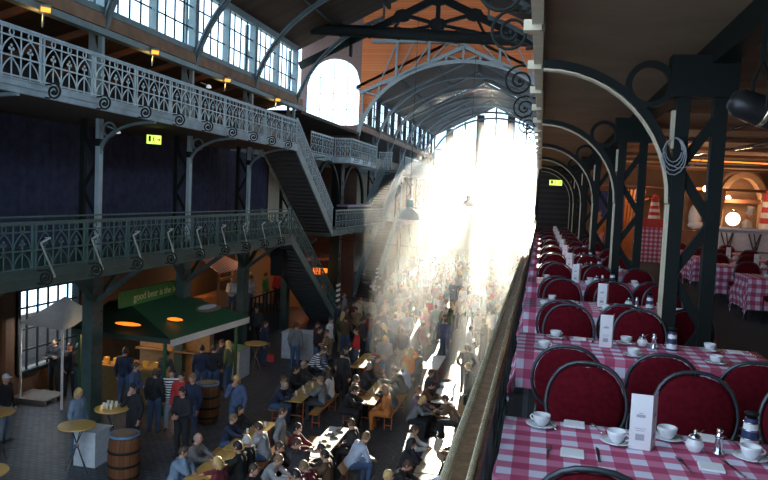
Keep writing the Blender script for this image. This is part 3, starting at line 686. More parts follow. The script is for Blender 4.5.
for k, cy in enumerate(ROWY):
    w = 1.9; where = '%s railing table' % ORD[k]
    gtable(.84, cy, w, .8 if k else .86, .28, where, 'dining tables along the railing')
    for s, (dy, rz) in enumerate(((-.62 if k else -.40, 0), (.88 if k < 1 else .84, PI))):
        for j in range(3):
            x = (.26, .87, 1.46)[j] if s == 0 else (.33, .97, 1.56)[j]
            yy = cy+dy
            if s == 0 and k: yy = cy-.64
            if s == 1: yy = cy+.88
            bk = yy-.22 if s == 0 else yy+.22
            if j == 2 and any(abs(bk-(p+.2)) < .2 for p in COLY): continue
            chair(x, yy, rz+rnd.uniform(-.06, .06), 'red round-backed chair %s, %s side of %s' % (seat_names[j], 'camera' if s == 0 else 'far', where), 'red chairs at the railing tables')
    if k == 0: continue
    jj = range(3) if k < 5 else range(2)
    for s in (-1, 1):
        for j in jj:
            x = (.12, .72, 1.36)[j]+(0 if s < 0 else .06)+rnd.uniform(-.04, .04); y = cy+s*.24
            lab = '%s, %s side of %s' % (seat_names[j], 'camera' if s < 0 else 'far', where)
            item('saucer', x, y, 0, 'white saucer '+lab)
            item('cup', x, y, rnd.uniform(-2, 2), 'white cup '+lab, .007)
            if k < 4:
                item('napkin', x+.2, y+s*.03, rnd.uniform(-.1, .1), 'folded white napkin '+lab)
                item('fork', x+.1, y, rnd.uniform(-.2, .2)+(PI if s > 0 else 0), 'fork '+lab); item('knife', x+.31, y, rnd.uniform(-.2, .2)+(PI if s > 0 else 0), 'knife '+lab)
                item('teaspoon', x+.0, y-.055, 1.2+rnd.uniform(-.3, .3), 'teaspoon on the saucer '+lab, .014)
    mx = .62 if k == 1 else .6 if k > 2 else .78
    item('menu', mx, cy+.02, .15+rnd.uniform(-.1, .1), 'folded white menu card standing on the '+where)
    if k < 7:
        mx2 = mx+.36
        item('sugar', mx2-.1, cy+.2, .3, 'white sugar pot with steel lid on the '+where); item('shaker', mx2-.02, cy+.14, 0, 'steel salt shaker on the '+where); item('light', mx2+.12, cy+.16, 0, 'blue and white lighthouse figure on the '+where)
# the front table is laid as the photograph shows it
W0 = 'of the front table'
for n, (px, py, lab) in enumerate(((541, 427, 'at the far left corner'), (616, 444, 'left of the menu card'), (667, 440, 'just behind the menu card'), (750, 460, 'beside the lighthouse figure'))):
    p = at(px, py, TZ)
    item('saucer', p.x, p.y, 0, 'white saucer %s %s' % (lab, W0)); item('cup', p.x, p.y, (2.6, -.4, 2.2, .1)[n], 'white cup %s %s' % (lab, W0), .007)
    item('teaspoon', p.x+.05, p.y-.02, (.3, -.7, .3, -.6)[n], 'teaspoon on the saucer %s %s' % (lab, W0), .016)
for k, px, py, rz, lab in (('napkin', 574, 426, -.05, 'between the two left cups, back row,'), ('napkin', 572, 455, -.05, 'at the near left seat'), ('napkin', 711, 469, -.1, 'at the near right seat'), ('napkin', 708, 440, -.1, 'behind the salt shaker'),
                           ('fork', 548, 453, -.05, 'at the near left seat'), ('fork', 684, 466, .15, 'right of the menu card'), ('knife', 598, 457, -.02, 'right of the near left napkin'), ('knife', 733, 470, .25, 'right of the near right napkin'),
                           ('teaspoon', 597, 430, .25, 'behind the second cup from the left'), ('fork', 728, 441, .3, 'between shaker and lighthouse figure')):
    p = at(px, py, TZ); item(k, p.x, p.y, rz, '%s %s %s' % (k if k != 'napkin' else 'folded white napkin', lab, W0))
for k, px, py, rz, lab in (('menu', 650, 452, .05, 'folded white menu card standing on the front table'), ('sugar', 694, 452, .4, 'white sugar pot with steel lid on the front table'), ('shaker', 718, 455, 0, 'steel salt shaker on the front table'), ('light', 749, 449, 0, 'blue and white lighthouse figure on the front table')):
    p = at(px, py, TZ); item(k, p.x, p.y, rz, lab)
# second block of tables on the far side of the aisle
for k, cy in enumerate([13.65, 15.9, 18.15, 20.4]):
    where = '%s table across the aisle' % ['front', 'second', 'third', 'back'][k]
    gtable(4.55, cy, 1.9, .85, .56, where, 'dining tables across the aisle')
    for s in (-1, 1):
        for j in range(3):
            chair(3.98+.62*j, cy+s*.86, (0 if s < 0 else PI)+rnd.uniform(-.1, .1), 'red round-backed chair %s, %s side of %s' % (['nearest the aisle', 'in the middle', 'farthest from the aisle'][j], 'camera' if s < 0 else 'far', where), 'red chairs across the aisle')
    for j in range(2):
        x = 3.95+.6*j; item('saucer', x, cy-.2, 0, 'white saucer %s on the %s' % (['nearest the aisle', 'in the middle'][j], where)); item('cup', x, cy-.2, 1, 'white cup %s on the %s' % (['nearest the aisle', 'in the middle'][j], where), .007)
    item('menu', 4.5, cy, .1, 'folded white menu card standing on the '+where)
# ------------------------------------------------------------------ lit signs, lamps and clutter of the gallery
def exit_sign(loc, rz, w, h, label):
    r = T('exit_sign', label, 'exit sign', loc, rz)
    P('housing', MB().box((0, .03, 0), (w+.04, .06, h+.04)), IROND, r)
    P('light_panel', MB().box((0, -.005, 0), (w, .012, h)), mat('lit_sign', (.62, .85, .12), .5, emit=1.6, var=.02), r)
    g = MB(); y = -.016
    g.box((-.30*w, y, .02), (.16*w, .006, .62*h)); 
    g.ball((-.02*w, y, .3*h), (.07*h, .004, .09*h), 8, 5)
    g.bar((-.02*w, y, .2*h), (-.04*w, y, -.1*h), .09*h, .006, up=(0, 1, 0))
    for q in ((.07*w, -.35*h), (-.12*w, -.33*h)): g.bar((-.04*w, y, -.08*h), (q[0], y, q[1]), .06*h, .006, up=(0, 1, 0))
    for q in ((.06*w, .05*h), (-.11*w, .08*h)): g.bar((-.02*w, y, .18*h), (q[0], y, q[1]), .05*h, .006, up=(0, 1, 0))
    g.bar((.2*w, y, 0), (.36*w, y, 0), .1*h, .006, up=(0, 1, 0)); g.prism([(.34*w, y, .2*h), (.44*w, y, 0), (.34*w, y, -.2*h)], (0, .004, 0))
    P('pictogram', g, mat('sign_green', (.01, .09, .03), .6), r); return r
exit_sign((.56, 30.5, 7.44), 0, .52, .22, 'green lit running-man exit sign on the dark end wall of the gallery')
exit_sign((-11.3, 18.9, 7.93), PI/4, .42, .26, 'yellow-green exit sign hanging under the upper left balcony')
b = MB(); y = 5.1; c = Vector((1.37, y, 7.27)); R = Vector((.93, .12, -.32)).normalized()
r_ = T('stage_spotlight', 'black stage spotlight clamped to the nearest gallery post', 'spotlight', c)
q = R.to_track_quat('Z', 'Y').to_matrix()
b.lathe([(0, -.2), (.06, -.19), (.095, -.14), (.1, -.05), (.1, .2), (.115, .21), (.115, .24), (.1, .24), (.09, .1), (0, .1)], 20); b.v = [tuple(q @ Vector(p)) for p in b.v]
P('can', b, mat('spot_black', (.03, .03, .032), .35, .4), r_, True)
P('yoke', MB().tube([q @ Vector((.12, 0, 0)), q @ Vector((.12, 0, 0))+Vector((0, 0, .2)), Vector((0, 0, .32)), q @ Vector((-.12, 0, 0))+Vector((0, 0, .2)), q @ Vector((-.12, 0, 0))], .012, 6), IROND, r_)
b = MB(); b.bar((0, 0, .3), (0, 0, .62), .03); P('hanger', b, IROND, r_)
b = MB(); b.lathe([(.101, .02), (.103, .03), (.103, .045), (.101, .055)], 20); b.v = [tuple(q @ Vector(p)) for p in b.v]; P('label_ring', b, BRASS, r_, True, label='amber ring')
b = MB(); R2 = random.Random(3)
for k in range(4):
    b.tube([(1.16+(.07+.012*k)*math.cos(t*.47+k), 6.88-.012*k, 7.13+(.11+.02*k)*math.sin(t*.47+k)-.02*k) for t in range(14)], .0055, 5)
b.tube([(1.12, 6.87, 7.0), (1.2, 6.87, 6.965), (1.3, 6.87, 6.98), (1.42, 6.87, 7.06)], .005, 5)
tag(P('cable_loops', b, mat('grey_cable', (.33, .34, .37), .5), None, True), 'grey cables looped around the nearest gallery post', 'cable')
for i, (p, q, n) in enumerate((((672, 148, 7.85), (775, 116, 7.85), 'highest'), ((668, 160, 7.8), (775, 141, 7.8), 'middle'), ((735, 150, 7.9), (775, 144, 7.9), 'lowest'))):
    tag(P('ceiling_pipe', MB().tube([at(*p), at(*q)], .018, 8), STEEL, None, True), 'thin grey pipe under the brown ceiling, %s of three behind the post' % n, 'pipe', 'ceiling pipes')
p, q = at(692, 160, 7.9), at(790, 165, 7.9)
tag(P('neon_tube', MB().tube([p, q], .018, 8), mat('orange_neon', (1, .22, .03), .5, emit=2.2), None, True), 'thin glowing orange tube under the gallery ceiling', 'lamp')
tag(P('ceiling_speaker', MB().prism([(5.3, 15.9, 7.55), (5.85, 15.9, 7.6), (5.85, 15.9, 7.75), (5.3, 15.9, 7.72)], (0, .3, 0)).bx(5.5, 5.54, 16, 16.05, 7.7, 7.95), IROND), 'small black speaker hung from the gallery ceiling', 'speaker')
# buffet with crossed straps, chef behind comes later
r_ = T('buffet_counter', 'tall white counter with dark crossed straps in front of the chef', 'counter', (6.8, 22.6, D))
P('body', MB().bx(-1.75, 2.0, -.35, .35, 0, 1.34).bx(-1.8, 2.05, -.4, .4, 1.34, 1.4), mat('pale_blue_panel', (.42, .48, .64), .5), r_)
b = MB()
for k in range(5):
    x = -1.4+.75*k
    for s in (-1, 1): b.bar((x-.03, -.37, .75), (x+s*.16-.03, -.37, 1.25), .035, .02, up=(0, 1, 0)); b.bar((x+.05, -.37, .75), (x+.05+s*.1, -.37, 1.25), .03, .02, up=(0, 1, 0))
b.bx(-1.75, 2.0, -.37, -.35, .7, .73); P('strap', b, FRAME, r_, label='dark crossed straps')
RW = [mat('lighthouse_white', (.85, .8, .76), .5), mat('lighthouse_red', (.62, .04, .04), .5)]
def lighthouse(loc, h, r, label):
    t = T('toy_lighthouse', label, 'lighthouse model', loc)
    pr, bd = [], []
    for k in range(6): z0, z1 = h*.8*k/6, h*.8*(k+1)/6; pr += [(r*(1-.4*k/6), z0), (r*(1-.4*(k+1)/6), z1-.001)]; bd += [k % 2, k % 2]
    P('tower', MB().lathe(pr, 18, bands=bd[:-1]), RW, t); P('lantern', MB().lathe([(r*.75, h*.8), (r*.75, h*.83), (r*.4, h*.83), (r*.4, h*.92), (r*.6, h*.92), (0, h)], 14), RW[1], t)
lighthouse((6.52, 22.6, D+1.4), 1.2, .21, 'large red and white striped lighthouse model on the white counter')
r_ = T('gingham_booth', 'small food booth with red gingham front at the back of the gallery', 'booth', (3.88, 25.8, D))
cb = MB(); cb.uv = []
cb.bx(-.45, .55, -.3, .3, 0, 1.2); cb.uv = [(x+z*0+y, z) for x, y, z in cb.v]; P('front', cb, GING, r_)
P('counter_top', MB().bx(-.5, .6, -.35, .35, 1.2, 1.5), mat('red_paint', (.5, .03, .03), .5), r_); P('posts', MB().bx(-.48, -.4, -.3, -.22, 1.5, 2.9).bx(.5, .58, -.3, -.22, 1.5, 2.9), RAFT, r_)
P('shelf', MB().bx(-.5, .6, -.3, .3, 2.6, 2.66), RAFT, r_)
lighthouse((3.86, 25.8, D+1.5), .85, .2, 'smaller red and white lighthouse model on the gingham booth')
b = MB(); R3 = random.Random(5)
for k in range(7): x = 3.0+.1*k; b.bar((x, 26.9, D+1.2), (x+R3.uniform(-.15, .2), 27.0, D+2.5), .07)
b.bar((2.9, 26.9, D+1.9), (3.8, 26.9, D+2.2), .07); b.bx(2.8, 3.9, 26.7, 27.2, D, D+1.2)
tag(P('wooden_rack', b, mat('lamplit_wood', (.6, .2, .04), .5)), 'orange lit wooden rack of boards behind the gallery posts', 'rack')  # orange lamplight is put into the wood colour
tag(P('blue_drape', curtain(0, .9, 0, 0, 1.5), mat('blue_cloth', (.045, .045, .14), .9), None, True), 'blue violet cloth hung over a stand in the back of the gallery', 'cloth').location = (1.98, 26.2, D+.9)
bpy.data.objects['blue_drape'].rotation_euler.z = -PI/2
tag(P('drape_stand', MB().bx(1.92, 2.9, 26.3, 26.35, D+2.42, D+2.47).bx(1.92, 1.97, 26.3, 26.35, D, D+2.42).bx(2.87, 2.92, 26.3, 26.35, D, D+2.42), RAFT), 'wooden stand that carries the blue violet cloth', 'stand')
b = MB(); b.ball((0, 0, .35), (.2, .17, .42), 14, 8); b.ball((.05, 0, .08), (.26, .2, .14), 12, 6)
tag(P('cloth_bundle', b, PAPER, None, True, (4.88, 24.3, D+1.3)), 'white cloth bundle piled on a crate behind the right post', 'cloth'); tag(P('crate', MB().bx(4.35, 5.4, 24.0, 24.6, 0, 1.2), RAFT, None, False, (0, 0, D)), 'wooden crate under the white cloth bundle', 'crate')
for x, lab in ((4.5, 'left'), (5.6, 'right')):
    tag(P('timber_prop', MB().bar((x, 25, D), (x+.25, 25, D+2.6), .14), BEAMW), 'brown timber prop on the %s of the white cloth bundle' % lab, 'post', 'timber props')
WLAMP = mat('warm_lamp', (1, .62, .25), .5, emit=9)
def bulb(loc, r, label, emit=None):
    t = T('wall_lamp', label, 'lamp', loc); P('globe', MB().ball((0, 0, 0), (r, r, r), 12, 8), emit or WLAMP, t, True); P('fitting', MB().lathe([(r*.4, r*.85), (r*.5, r*1.25), (0, r*1.3)], 10), BRASS, t, True)
bulb((4.66, 22.0, 7.2), .09, 'small bright lamp beside the right gallery post')
bulb((7.23, 29.2, 6.28), .27, 'white globe lamp left of the chef', mat('white_lamp', (1, .95, .85), .5, emit=2.2))
b = MB(); b.strip([(7.65+.8*math.cos(PI*t/18), 29.9, D+2.1+1.2*math.sin(PI*t/18)) for t in range(19)], (0, 1, 0), .22, .6); b.bx(6.74, 6.96, 29.6, 30.2, D, D+2.1); b.bx(8.34, 8.56, 29.6, 30.2, D, D+2.1)
S('door_1', b, mat('niche_plaster', (.42, .26, .15), .7), 'warm lit arched niche in the back wall of the gallery')
bulb((7.25, 30.2, 7.1), .1, 'yellow lamp glowing inside the arched niche')
b = MB(); b.bx(2.0, 14, 29.8, 30.2, 6.9, 7.05).bx(2, 14, 27.9, 28, 7.3, 7.4); S('trim_9', b, RAFT, 'reddish timber beams across the back of the gallery')
# ================================================================== LEFT AISLE
# window in the aisle wall
f = MB(); g = MB(); y0, y1, z0, z1 = 17.8, 20.6, .75, 3.3
for y in (y0, y1): f.bx(-15.2, -14.92, y-.06, y+.06, z0, z1)
for z in (z0, z1): f.bx(-15.2, -14.9, y0, y1, z-.06, z+.06)
S('wall_window_dim', MB().bx(-18.2, -18, 14, 30, 0, 1.7), mat('window_dim_wall', (.22, .26, .32), .8), 'house wall seen outside through the barred aisle window')  # put in outside to tone down the brightness of the window
w = S('window_50', f, IROND, 'low barred window glowing with daylight behind the left aisle')
for i in range(1, 6): g.bx(-15.08, -15.03, y0+(y1-y0)*i/6-.025, y0+(y1-y0)*i/6+.025, z0, z1)
for z in (1.4, 2.05, 2.7): g.bx(-15.08, -15.03, y0, y1, z-.025, z+.025)
P('glazing_bars', g, IROND, w); P('pane', MB().bx(-15.12, -15.11, y0, y1, z0, z1), GLASS, w)
# timber shed post at the left edge
tag(P('timber_hut', MB().bx(-14.9, -13.6, 13.2, 15.6, 0, 3.9).bx(-14.9, -13.5, 13.1, 15.7, 3.9, 4.05), planks('hut_boards', (.085, .04, .02), (.12, .06, .03), .18, 'Y')), 'dark brown timber hut at the left edge beneath the balcony', 'hut')
# beer kiosk
GREEN = mat('kiosk_green', (.02, .10, .04), .6); AWN = canvas('awning_white', (.84, .86, .88)); SHADEGREEN = mat('kiosk_shade_green', (.012, .03, .018), .5)  # near-black green paints in the shade under the open kiosk front
k_ = T('beer_kiosk', 'beer kiosk with green roof, green text banner and warm lamps in the left aisle', 'kiosk', (-12.2, 19.9, 0))
def rel(p): return (p[0]+12.2, p[1]-19.9, p[2])
E1, E2, E3, E4 = (-12.95, 17.5, 2.35), (-9.95, 17.75, 2.25), (-9.35, 21.85, 2.3), (-13.3, 22.4, 2.45)
R1, R2, R3_, R4 = (-12.7, 18.9, 2.95), (-12.0, 18.9, 2.95), (-11.9, 21.6, 2.95), (-12.7, 21.6, 2.95)
def slab(pts, th=.03): b = MB(); b.prism([rel(p) for p in pts], (0, 0, th)); return b
P('roof_side', slab([E1, E2, R2, R1]), SHADEGREEN, k_, label='front roof side painted dark for the shaded inside'); P('roof_side', slab([E2, E3, R3_, R2]), GREEN, k_, label='green roof side with a pale emblem')
P('roof_side', slab([E3, E4, R4, R3_]), AWN, k_, label='pale roof side'); P('roof_side', slab([E4, E1, R1, R4]), GREEN, k_); P('roof_top', slab([R1, R2, R3_, R4]), GREEN, k_)
P('valance', MB().prism([rel(E1), rel(E2), (rel(E2)[0], rel(E2)[1], E2[2]-.12), (rel(E1)[0], rel(E1)[1], E1[2]-.12)], (0, .015, 0)), SHADEGREEN, k_, label='dark front valance')
b = MB()
for p, q in ((E2, E3), (E3, E4)): b.prism([rel(p), rel(q), (rel(q)[0], rel(q)[1], q[2]-.2), (rel(p)[0], rel(p)[1], p[2]-.2)], (0, .015, 0))
P('valance', b, AWN, k_, label='white scalloped valance')
em = (Vector(E2)*.2+Vector(E3)*.95+Vector(R3_)*.7+Vector(R2)*.15)/2
nrm = (Vector(E3)-Vector(E2)).cross(Vector(R2)-Vector(E2)).normalized(); t1 = (Vector(E3)-Vector(E2)).normalized(); t2 = nrm.cross(t1)
b = MB(); b.prism([Vector(rel(em+nrm*.05))+t1*.62*math.cos(t*PI/8)+t2*.26*math.sin(t*PI/8) for t in range(16)], nrm*.01); P('emblem', b, mat('emblem_brown', (.28, .17, .12), .7), k_)
b = MB(); b.prism([Vector(rel(em+nrm*.065))+t1*(.48*math.cos(t*PI/8))+t2*(.05+.13*math.sin(t*PI/8)) for t in range(16)], nrm*.01); P('emblem', b, AWN, k_, label='pale oval of the emblem')
P('banner', MB().bx(.28, .36, -1.7, 2.5, 2.93, 3.42), mat('banner_green', (.07, .26, .05), .6), k_, label='green text banner')
fc = bpy.data.curves.new('lettering', 'FONT'); fc.body = 'good beer is the best'; fc.size = .33; fc.extrude = .004; fc.align_x = 'CENTER'
fc.materials.append(mat('letter_yellow', (.85, .8, .35), .6))
o = bpy.data.objects.new('tmp_text', fc); COL.objects.link(o); tm = bpy.data.meshes.new_from_object(o.evaluated_get(bpy.context.evaluated_depsgraph_get())); bpy.data.objects.remove(o); o = put('lettering', tm, k_); o.location = (.366, .4, 3.06); o.rotation_euler = (PI/2, 0, PI/2); o['label'] = 'yellow words on the banner'
for x, y in ((-12.8, 17.7), (-10.2, 17.9), (-9.7, 21.6), (-13.1, 22.2)): P('post', MB().bar(rel((x, y, 0)), rel((x, y, 2.35)), .08), GREEN, k_)
P('counter', MB().bx(-.6, 1.3, -1.3, -1.0, 0, 1.05).bx(-.7, 1.4, -1.45, -.9, 1.05, 1.12), mat('counter_wood', (.24, .14, .05), .5), k_)
P('back_shelf', MB().bx(-1.0, 1.6, 1.6, 1.9, 0, 1.9).bx(-1.0, 1.6, 1.3, 1.6, 1.0, 1.05), mat('shelf_wood', (.3, .18, .08), .6), k_)
HOT = mat('orange_glow', (1, .20, .015), .5, emit=1.7)
for q, l_ in ((at(128, 324, 2.62), .42), (at(175, 318, 2.66), .26)): P('heat_lamp', MB().ball(rel((q.x, q.y, 2.62)), (l_, .10, .05), 14, 6), HOT, k_, label='glowing orange heat lamp')
cb = MB()
for i in range(6): cb.bx(-.5+.33*i, -.35+.33*i, -1.2, -1.1, 1.12, 1.3)
P('glass_rack', cb, mat('amber_glass', (.75, .42, .08), .3), k_)
# second awning: white, by the window
b = MB(); A, B_, C_ = Vector((-14.7, 17.6, 2.35)), Vector((-13.15, 17.4, 2.3)), Vector((-14.0, 18.6, 3.05)); D_ = Vector((-13.4, 19.4, 2.4)); F_ = Vector((-14.9, 19.9, 2.5))
for tri in ((A, B_, C_), (B_, D_, C_), (F_, A, C_), (D_, F_, C_)): b.prism(list(tri), (0, 0, .025))
for q in (A, B_): b.bar(q, (q.x, q.y, 0), .05)
tag(P('market_umbrella', b, AWN), 'white pitched awning in front of the barred aisle window', 'awning')
tag(P('pallet', MB().bx(-.6, .6, -.5, .5, .11, .14).bx(-.6, .6, -.5, -.4, 0, .11).bx(-.6, .6, .4, .5, 0, .11).bx(-.6, .6, -.05, .05, 0, .11), mat('pallet_wood', (.22, .2, .18), .8), None, False, (-14.4, 18.0, 0)), 'grey wooden pallet lying below the barred window', 'pallet')
# standing tables
TABY = mat('pale_table_wood', (.62, .38, .10), .4, scale=5, coat=.3)
def pole_table(x, y, label, r=.4):
    t = T('standing_table', label, 'table', (x, y, 0), 0, 'round standing tables')
    P('tabletop', MB().lathe([(0, 1.07), (r, 1.07), (r+.01, 1.085), (r, 1.105), (0, 1.105)], 28), TABY, t)
    for a in (0, PI/2):
        for s in (-1, 1): P('leg', MB().tube([(s*.3*math.cos(a), s*.3*math.sin(a), 0), (-s*.18*math.cos(a), -s*.18*math.sin(a), 1.07)], .014, 6), STEEL, t)
    P('collar', MB().lathe([(.05, .58), (.06, .62), (.05, .66)], 10), STEEL, t)
for px, py, lab in ((77, 425, 'round standing table with folding steel legs, nearest, in front of the column'), (112, 408, 'round standing table with glasses behind the column'), (-4, 412, 'round standing table at the left edge before the man in the white cap'), (-15, 471, 'round standing table at the bottom left corner'), (256, 343, 'round standing table beside the man with the red bag')):
    p = at(px, py, 1.1); pole_table(p.x, p.y, lab)
def glass(x, y, z, label, group, h=.14):
    o = P('beer_glass', MB().lathe([(0, 0), (.026, 0), (.034, h), (.031, h), (.024, .012), (0, .012)], 12), mat('clear_tumbler', (.75, .74, .62), .1), None, True, (x, y, z)); return tag(o, label, 'glass', group)
p = at(112, 408, 1.1)
for i in range(6): glass(p.x-.15+.1*(i % 3)+rnd.uniform(-.02, .02), p.y-.12+.2*(i//3), 1.11, 'pale drinking glass crowded with others on the standing table behind the column', 'glasses on the standing table')
# plinths and barrels
PL = mat('white_plinth', (.55, .58, .62), .7)
for x, y, sx, sy, h, lab in ((-9.98, 14.3, .56, .55, .8, 'white box at the foot of the nearest thick column'), (-10.35, 22.6, 1.1, .9, 1.0, 'white box with a green papered top by the third column'), (-9.0, 26.2, 1.3, .8, 1.0, 'white box behind the grey-jacketed man near the stair')):
    t = T('plinth_box', lab, 'box', (x, y, 0)); P('body', MB().bx(-sx/2, sx/2, -sy/2, sy/2, 0, h), PL, t); P('top', MB().bx(-sx/2-.03, sx/2+.03, -sy/2-.03, sy/2+.03, h, h+.04), PL if '1.1' not in str(sx) else mat('green_paper', (.35, .5, .3), .7), t)
BAR = planks('barrel_staves', (.13, .05, .022), (.18, .07, .03), .09, 'X'); LID = mat('blue_lid', (.12, .22, .36), .4)
for x, y, lab in ((-8.65, 13.55, 'brown barrel with blue rim beside the white box, nearest'), (-8.85, 17.9, 'brown barrel with blue rim behind the man in jeans')):
    t = T('barrel', lab, 'barrel', (x, y, 0))
    P('staves', MB().lathe([(.30, 0), (.33, .2), (.345, .55), (.33, .9), (.30, 1.08)], 24), BAR, t, True)
    for z, r in ((.15, .328), (.42, .345), (.72, .343)): P('hoop', MB().lathe([(r, z), (r+.008, z+.01), (r+.008, z+.05), (r, z+.06)], 24), IROND, t, True)
    P('rim', MB().lathe([(.31, 1.06), (.325, 1.07), (.325, 1.11), (.295, 1.12), (.29, 1.08), (0, 1.08)], 24), LID, t, True, label='blue rim')
    P('lid', MB().lathe([(0, 1.09), (.25, 1.09), (.25, 1.13), (0, 1.13)], 20), mat('lid_wood', (.2, .14, .1), .6), t)
# striped market stall and stage behind the columns
t = T('market_stall', 'market stall with red and white striped awning behind the second column', 'stall', (-14.9, 28.9, 0))
P('awning', MB().prism([(0, 0, 3.4), (1.6, -1.2, 2.9), (1.6, 1.9, 2.9), (0, 2.2, 3.4)], (0, 0, .03)), stripes('red_awning', (.75, .7, .68), (.5, .06, .07), .13, 'Y'), t)
P('frame', MB().bar((1.5, -1.05, 1), (1.5, -1.05, 2.9), .1).bar((1.5, 1.8, 1), (1.5, 1.8, 2.9), .1).bar((1.5, .3, 1), (1.3, .8, 2.9), .12).bar((1.5, -1.1, 2.6), (1.5, 1.8, 2.6), .12), mat('stall_timber', (.42, .2, .08), .6), t)
P('bench', MB().bx(.2, .8, -1, 1.7, 1, 1.75), mat('stall_timber', (.42, .2, .08)), t)
t = T('stage', 'low dark stage with black rail behind the lower stair', 'stage', (-13.2, 29, 0))
P('platform', MB().bx(-1.6, 1.4, -1.2, 3.2, 0, 1.0), DARKWALL, t); 
b = MB(); 
for y in [-1.2+.44*k for k in range(11)]: b.bx(1.34, 1.4, y-.015, y+.015, 1, 1.9)
b.bx(1.33, 1.41, -1.2, 3.2, 1.9, 1.96); P('rail', b, IROND, t)
tag(P('loudspeaker', MB().bx(-.25, .25, -.25, .25, 0, 1.1).bx(-.26, .26, -.26, -.24, .1, 1.0).bar((0, .26, .9), (0, .8, 1.3), .05), IROND, None, False, (-10.7, 27.9, 3.0)), 'black loudspeaker hanging below the lower left balcony end', 'speaker')
r_ = T('sausage_stall', 'stall with orange glowing counter far back beneath the landing', 'stall', (-13.2, 38.6, 0))
P('roof', MB().lathe([(0, 3.3), (1.7, 2.9), (1.7, 2.75), (0, 3.1)], 16), mat('stall_red', (.35, .09, .05), .6), r_); P('counter', MB().bx(-1, 1.2, -1, 1, 0, 1.1), mat('stall_timber', (.42, .2, .08)), r_); P('glow', MB().bx(-.4, 1.21, -.6, .6, 1.9, 2.15), HOT, r_, label='orange glowing lamp box'); P('post', MB().bar((0, 0, 0), (0, 0, 3.1), .2), IROND, r_)
# small flood lamps below the eaves of the upper gallery
AMB = mat('amber_lamp', (1, .40, .04), .5, emit=1.8)
for i, y in enumerate([14.0, 18.6, 23.4, 28.3]):
    t = T('flood_lamp', 'amber lit flood lamp under the eaves of the upper left gallery, %s from the camera' % ['nearest', 'second', 'third', 'fourth'][i], 'lamp', (-11.15, y, 10.43), 0, 'amber flood lamps')
    R = Vector((.65, -.6, -.45)).normalized().to_track_quat('Z', 'Y').to_matrix()
    P('housing', MB().box((0, 0, -.05), (.24, .18, .1), None), IRON, t).rotation_euler = R.to_euler(); P('lens', MB().box((0, 0, .025), (.20, .10, .02), None), AMB, t).rotation_euler = R.to_euler()
    P('bracket', MB().bar((0, 0, 0), (-.3, .1, .05), .04).bar((-.05, 0, -.05), (-.12, .05, -.38), .03), IRON, t)
for i, (y, z) in enumerate(((21.9, 9.9), (16.75, 7.9))):
    t = T('small_lamp', ['small white lamp on the upper gallery post by the second window bay', 'small round lamp fixed to the second column under the upper balcony'][i], 'lamp', (-11.1, y, z))
    P('head', MB().lathe([(0, 0), (.09, .02), (.07, .1), (0, .14)], 12), mat('lamp_shell', (.8, .8, .78), .4, emit=.5), t, True); P('arm', MB().bar((0, 0, .1), (-.3, 0, .2), .03), IRONL, t)
# bell lamps hanging over the crowd
def bell(x, y, z, r, M, label):
    t = T('pendant_lamp', label, 'lamp', (x, y, z), 0)
    P('shade', MB().lathe([(r, 0), (r*.98, r*.12), (r*.86, r*.5), (r*.6, r*.82), (r*.34, r*.95), (r*.3, r*1.25), (r*.36, r*1.3), (r*.3, r*1.75), (0, r*1.85)], 22), M, t, True)
    P('bulb', MB().ball((0, 0, r*.12), (r*.4, r*.4, r*.35), 12, 6), mat('dull_bulb', (.7, .7, .65), .4), t, True)
    P('cable', MB().tube([(0, 0, r*1.8), (0, 0, 14.6-z)], .012, 5), IROND, t)
bell(-5.75, 31, 5.55, .5, mat('teal_enamel', (.06, .22, .27), .35), 'large teal bell-shaped lamp hanging beside the far stair')
bell(-3.85, 38, 6.2, .33, IROND, 'small dark bell-shaped lamp hanging in the bright haze')
tag(P('overhead_wire', MB().tube([(-10, 33, 4.35), (-5, 32.8, 4.15), (-.2, 32.6, 4.25)], .014, 5), IROND), 'thin wire stretched across the hall above the far crowd', 'wire')
# ================================================================== BEER TABLES
BT = {}
BENW = mat('bench_wood', (.55, .24, .07), .5, scale=5, coat=.3); ORF = mat('orange_frame', (.42, .10, .03), .5)
WHT = mat('white_table_cover', (.78, .78, .74), .35, coat=.8, crough=.32)
def beer_table(x, y0, y1, M, label, w=.5):
    t = T('beer_table', label, 'table', (x, (y0+y1)/2, 0), 0, 'long beer tables'); L = (y1-y0)/2
    P('tabletop', MB().bx(-w/2, w/2, -L, L, .73, .765), M, t)
    for y in (-L+.35, L-.35):
        P('leg_frame', MB().bar((-.2, y, 0), (-.2, y, .73), .03).bar((.2, y, 0), (.2, y, .73), .03).bar((-.2, y, .25), (.2, y, .25), .03).bar((0, y, .5), (0, y+(.35 if y < 0 else -.35), .72), .025), ORF, t)
    return t
def bench(x, y0, y1, label):
    t = T('beer_bench', label, 'bench', (x, (y0+y1)/2, 0), 0, 'beer benches'); L = (y1-y0)/2
    P('seat', MB().bx(-.13, .13, -L, L, .43, .46), BENW, t)
    for y in (-L+.3, L-.3): P('leg_frame', MB().bar((-.1, y, 0), (-.1, y, .43), .03).bar((.1, y, 0), (.1, y, .43), .03).bar((-.1, y, .12), (.1, y, .12), .025), ORF, t)
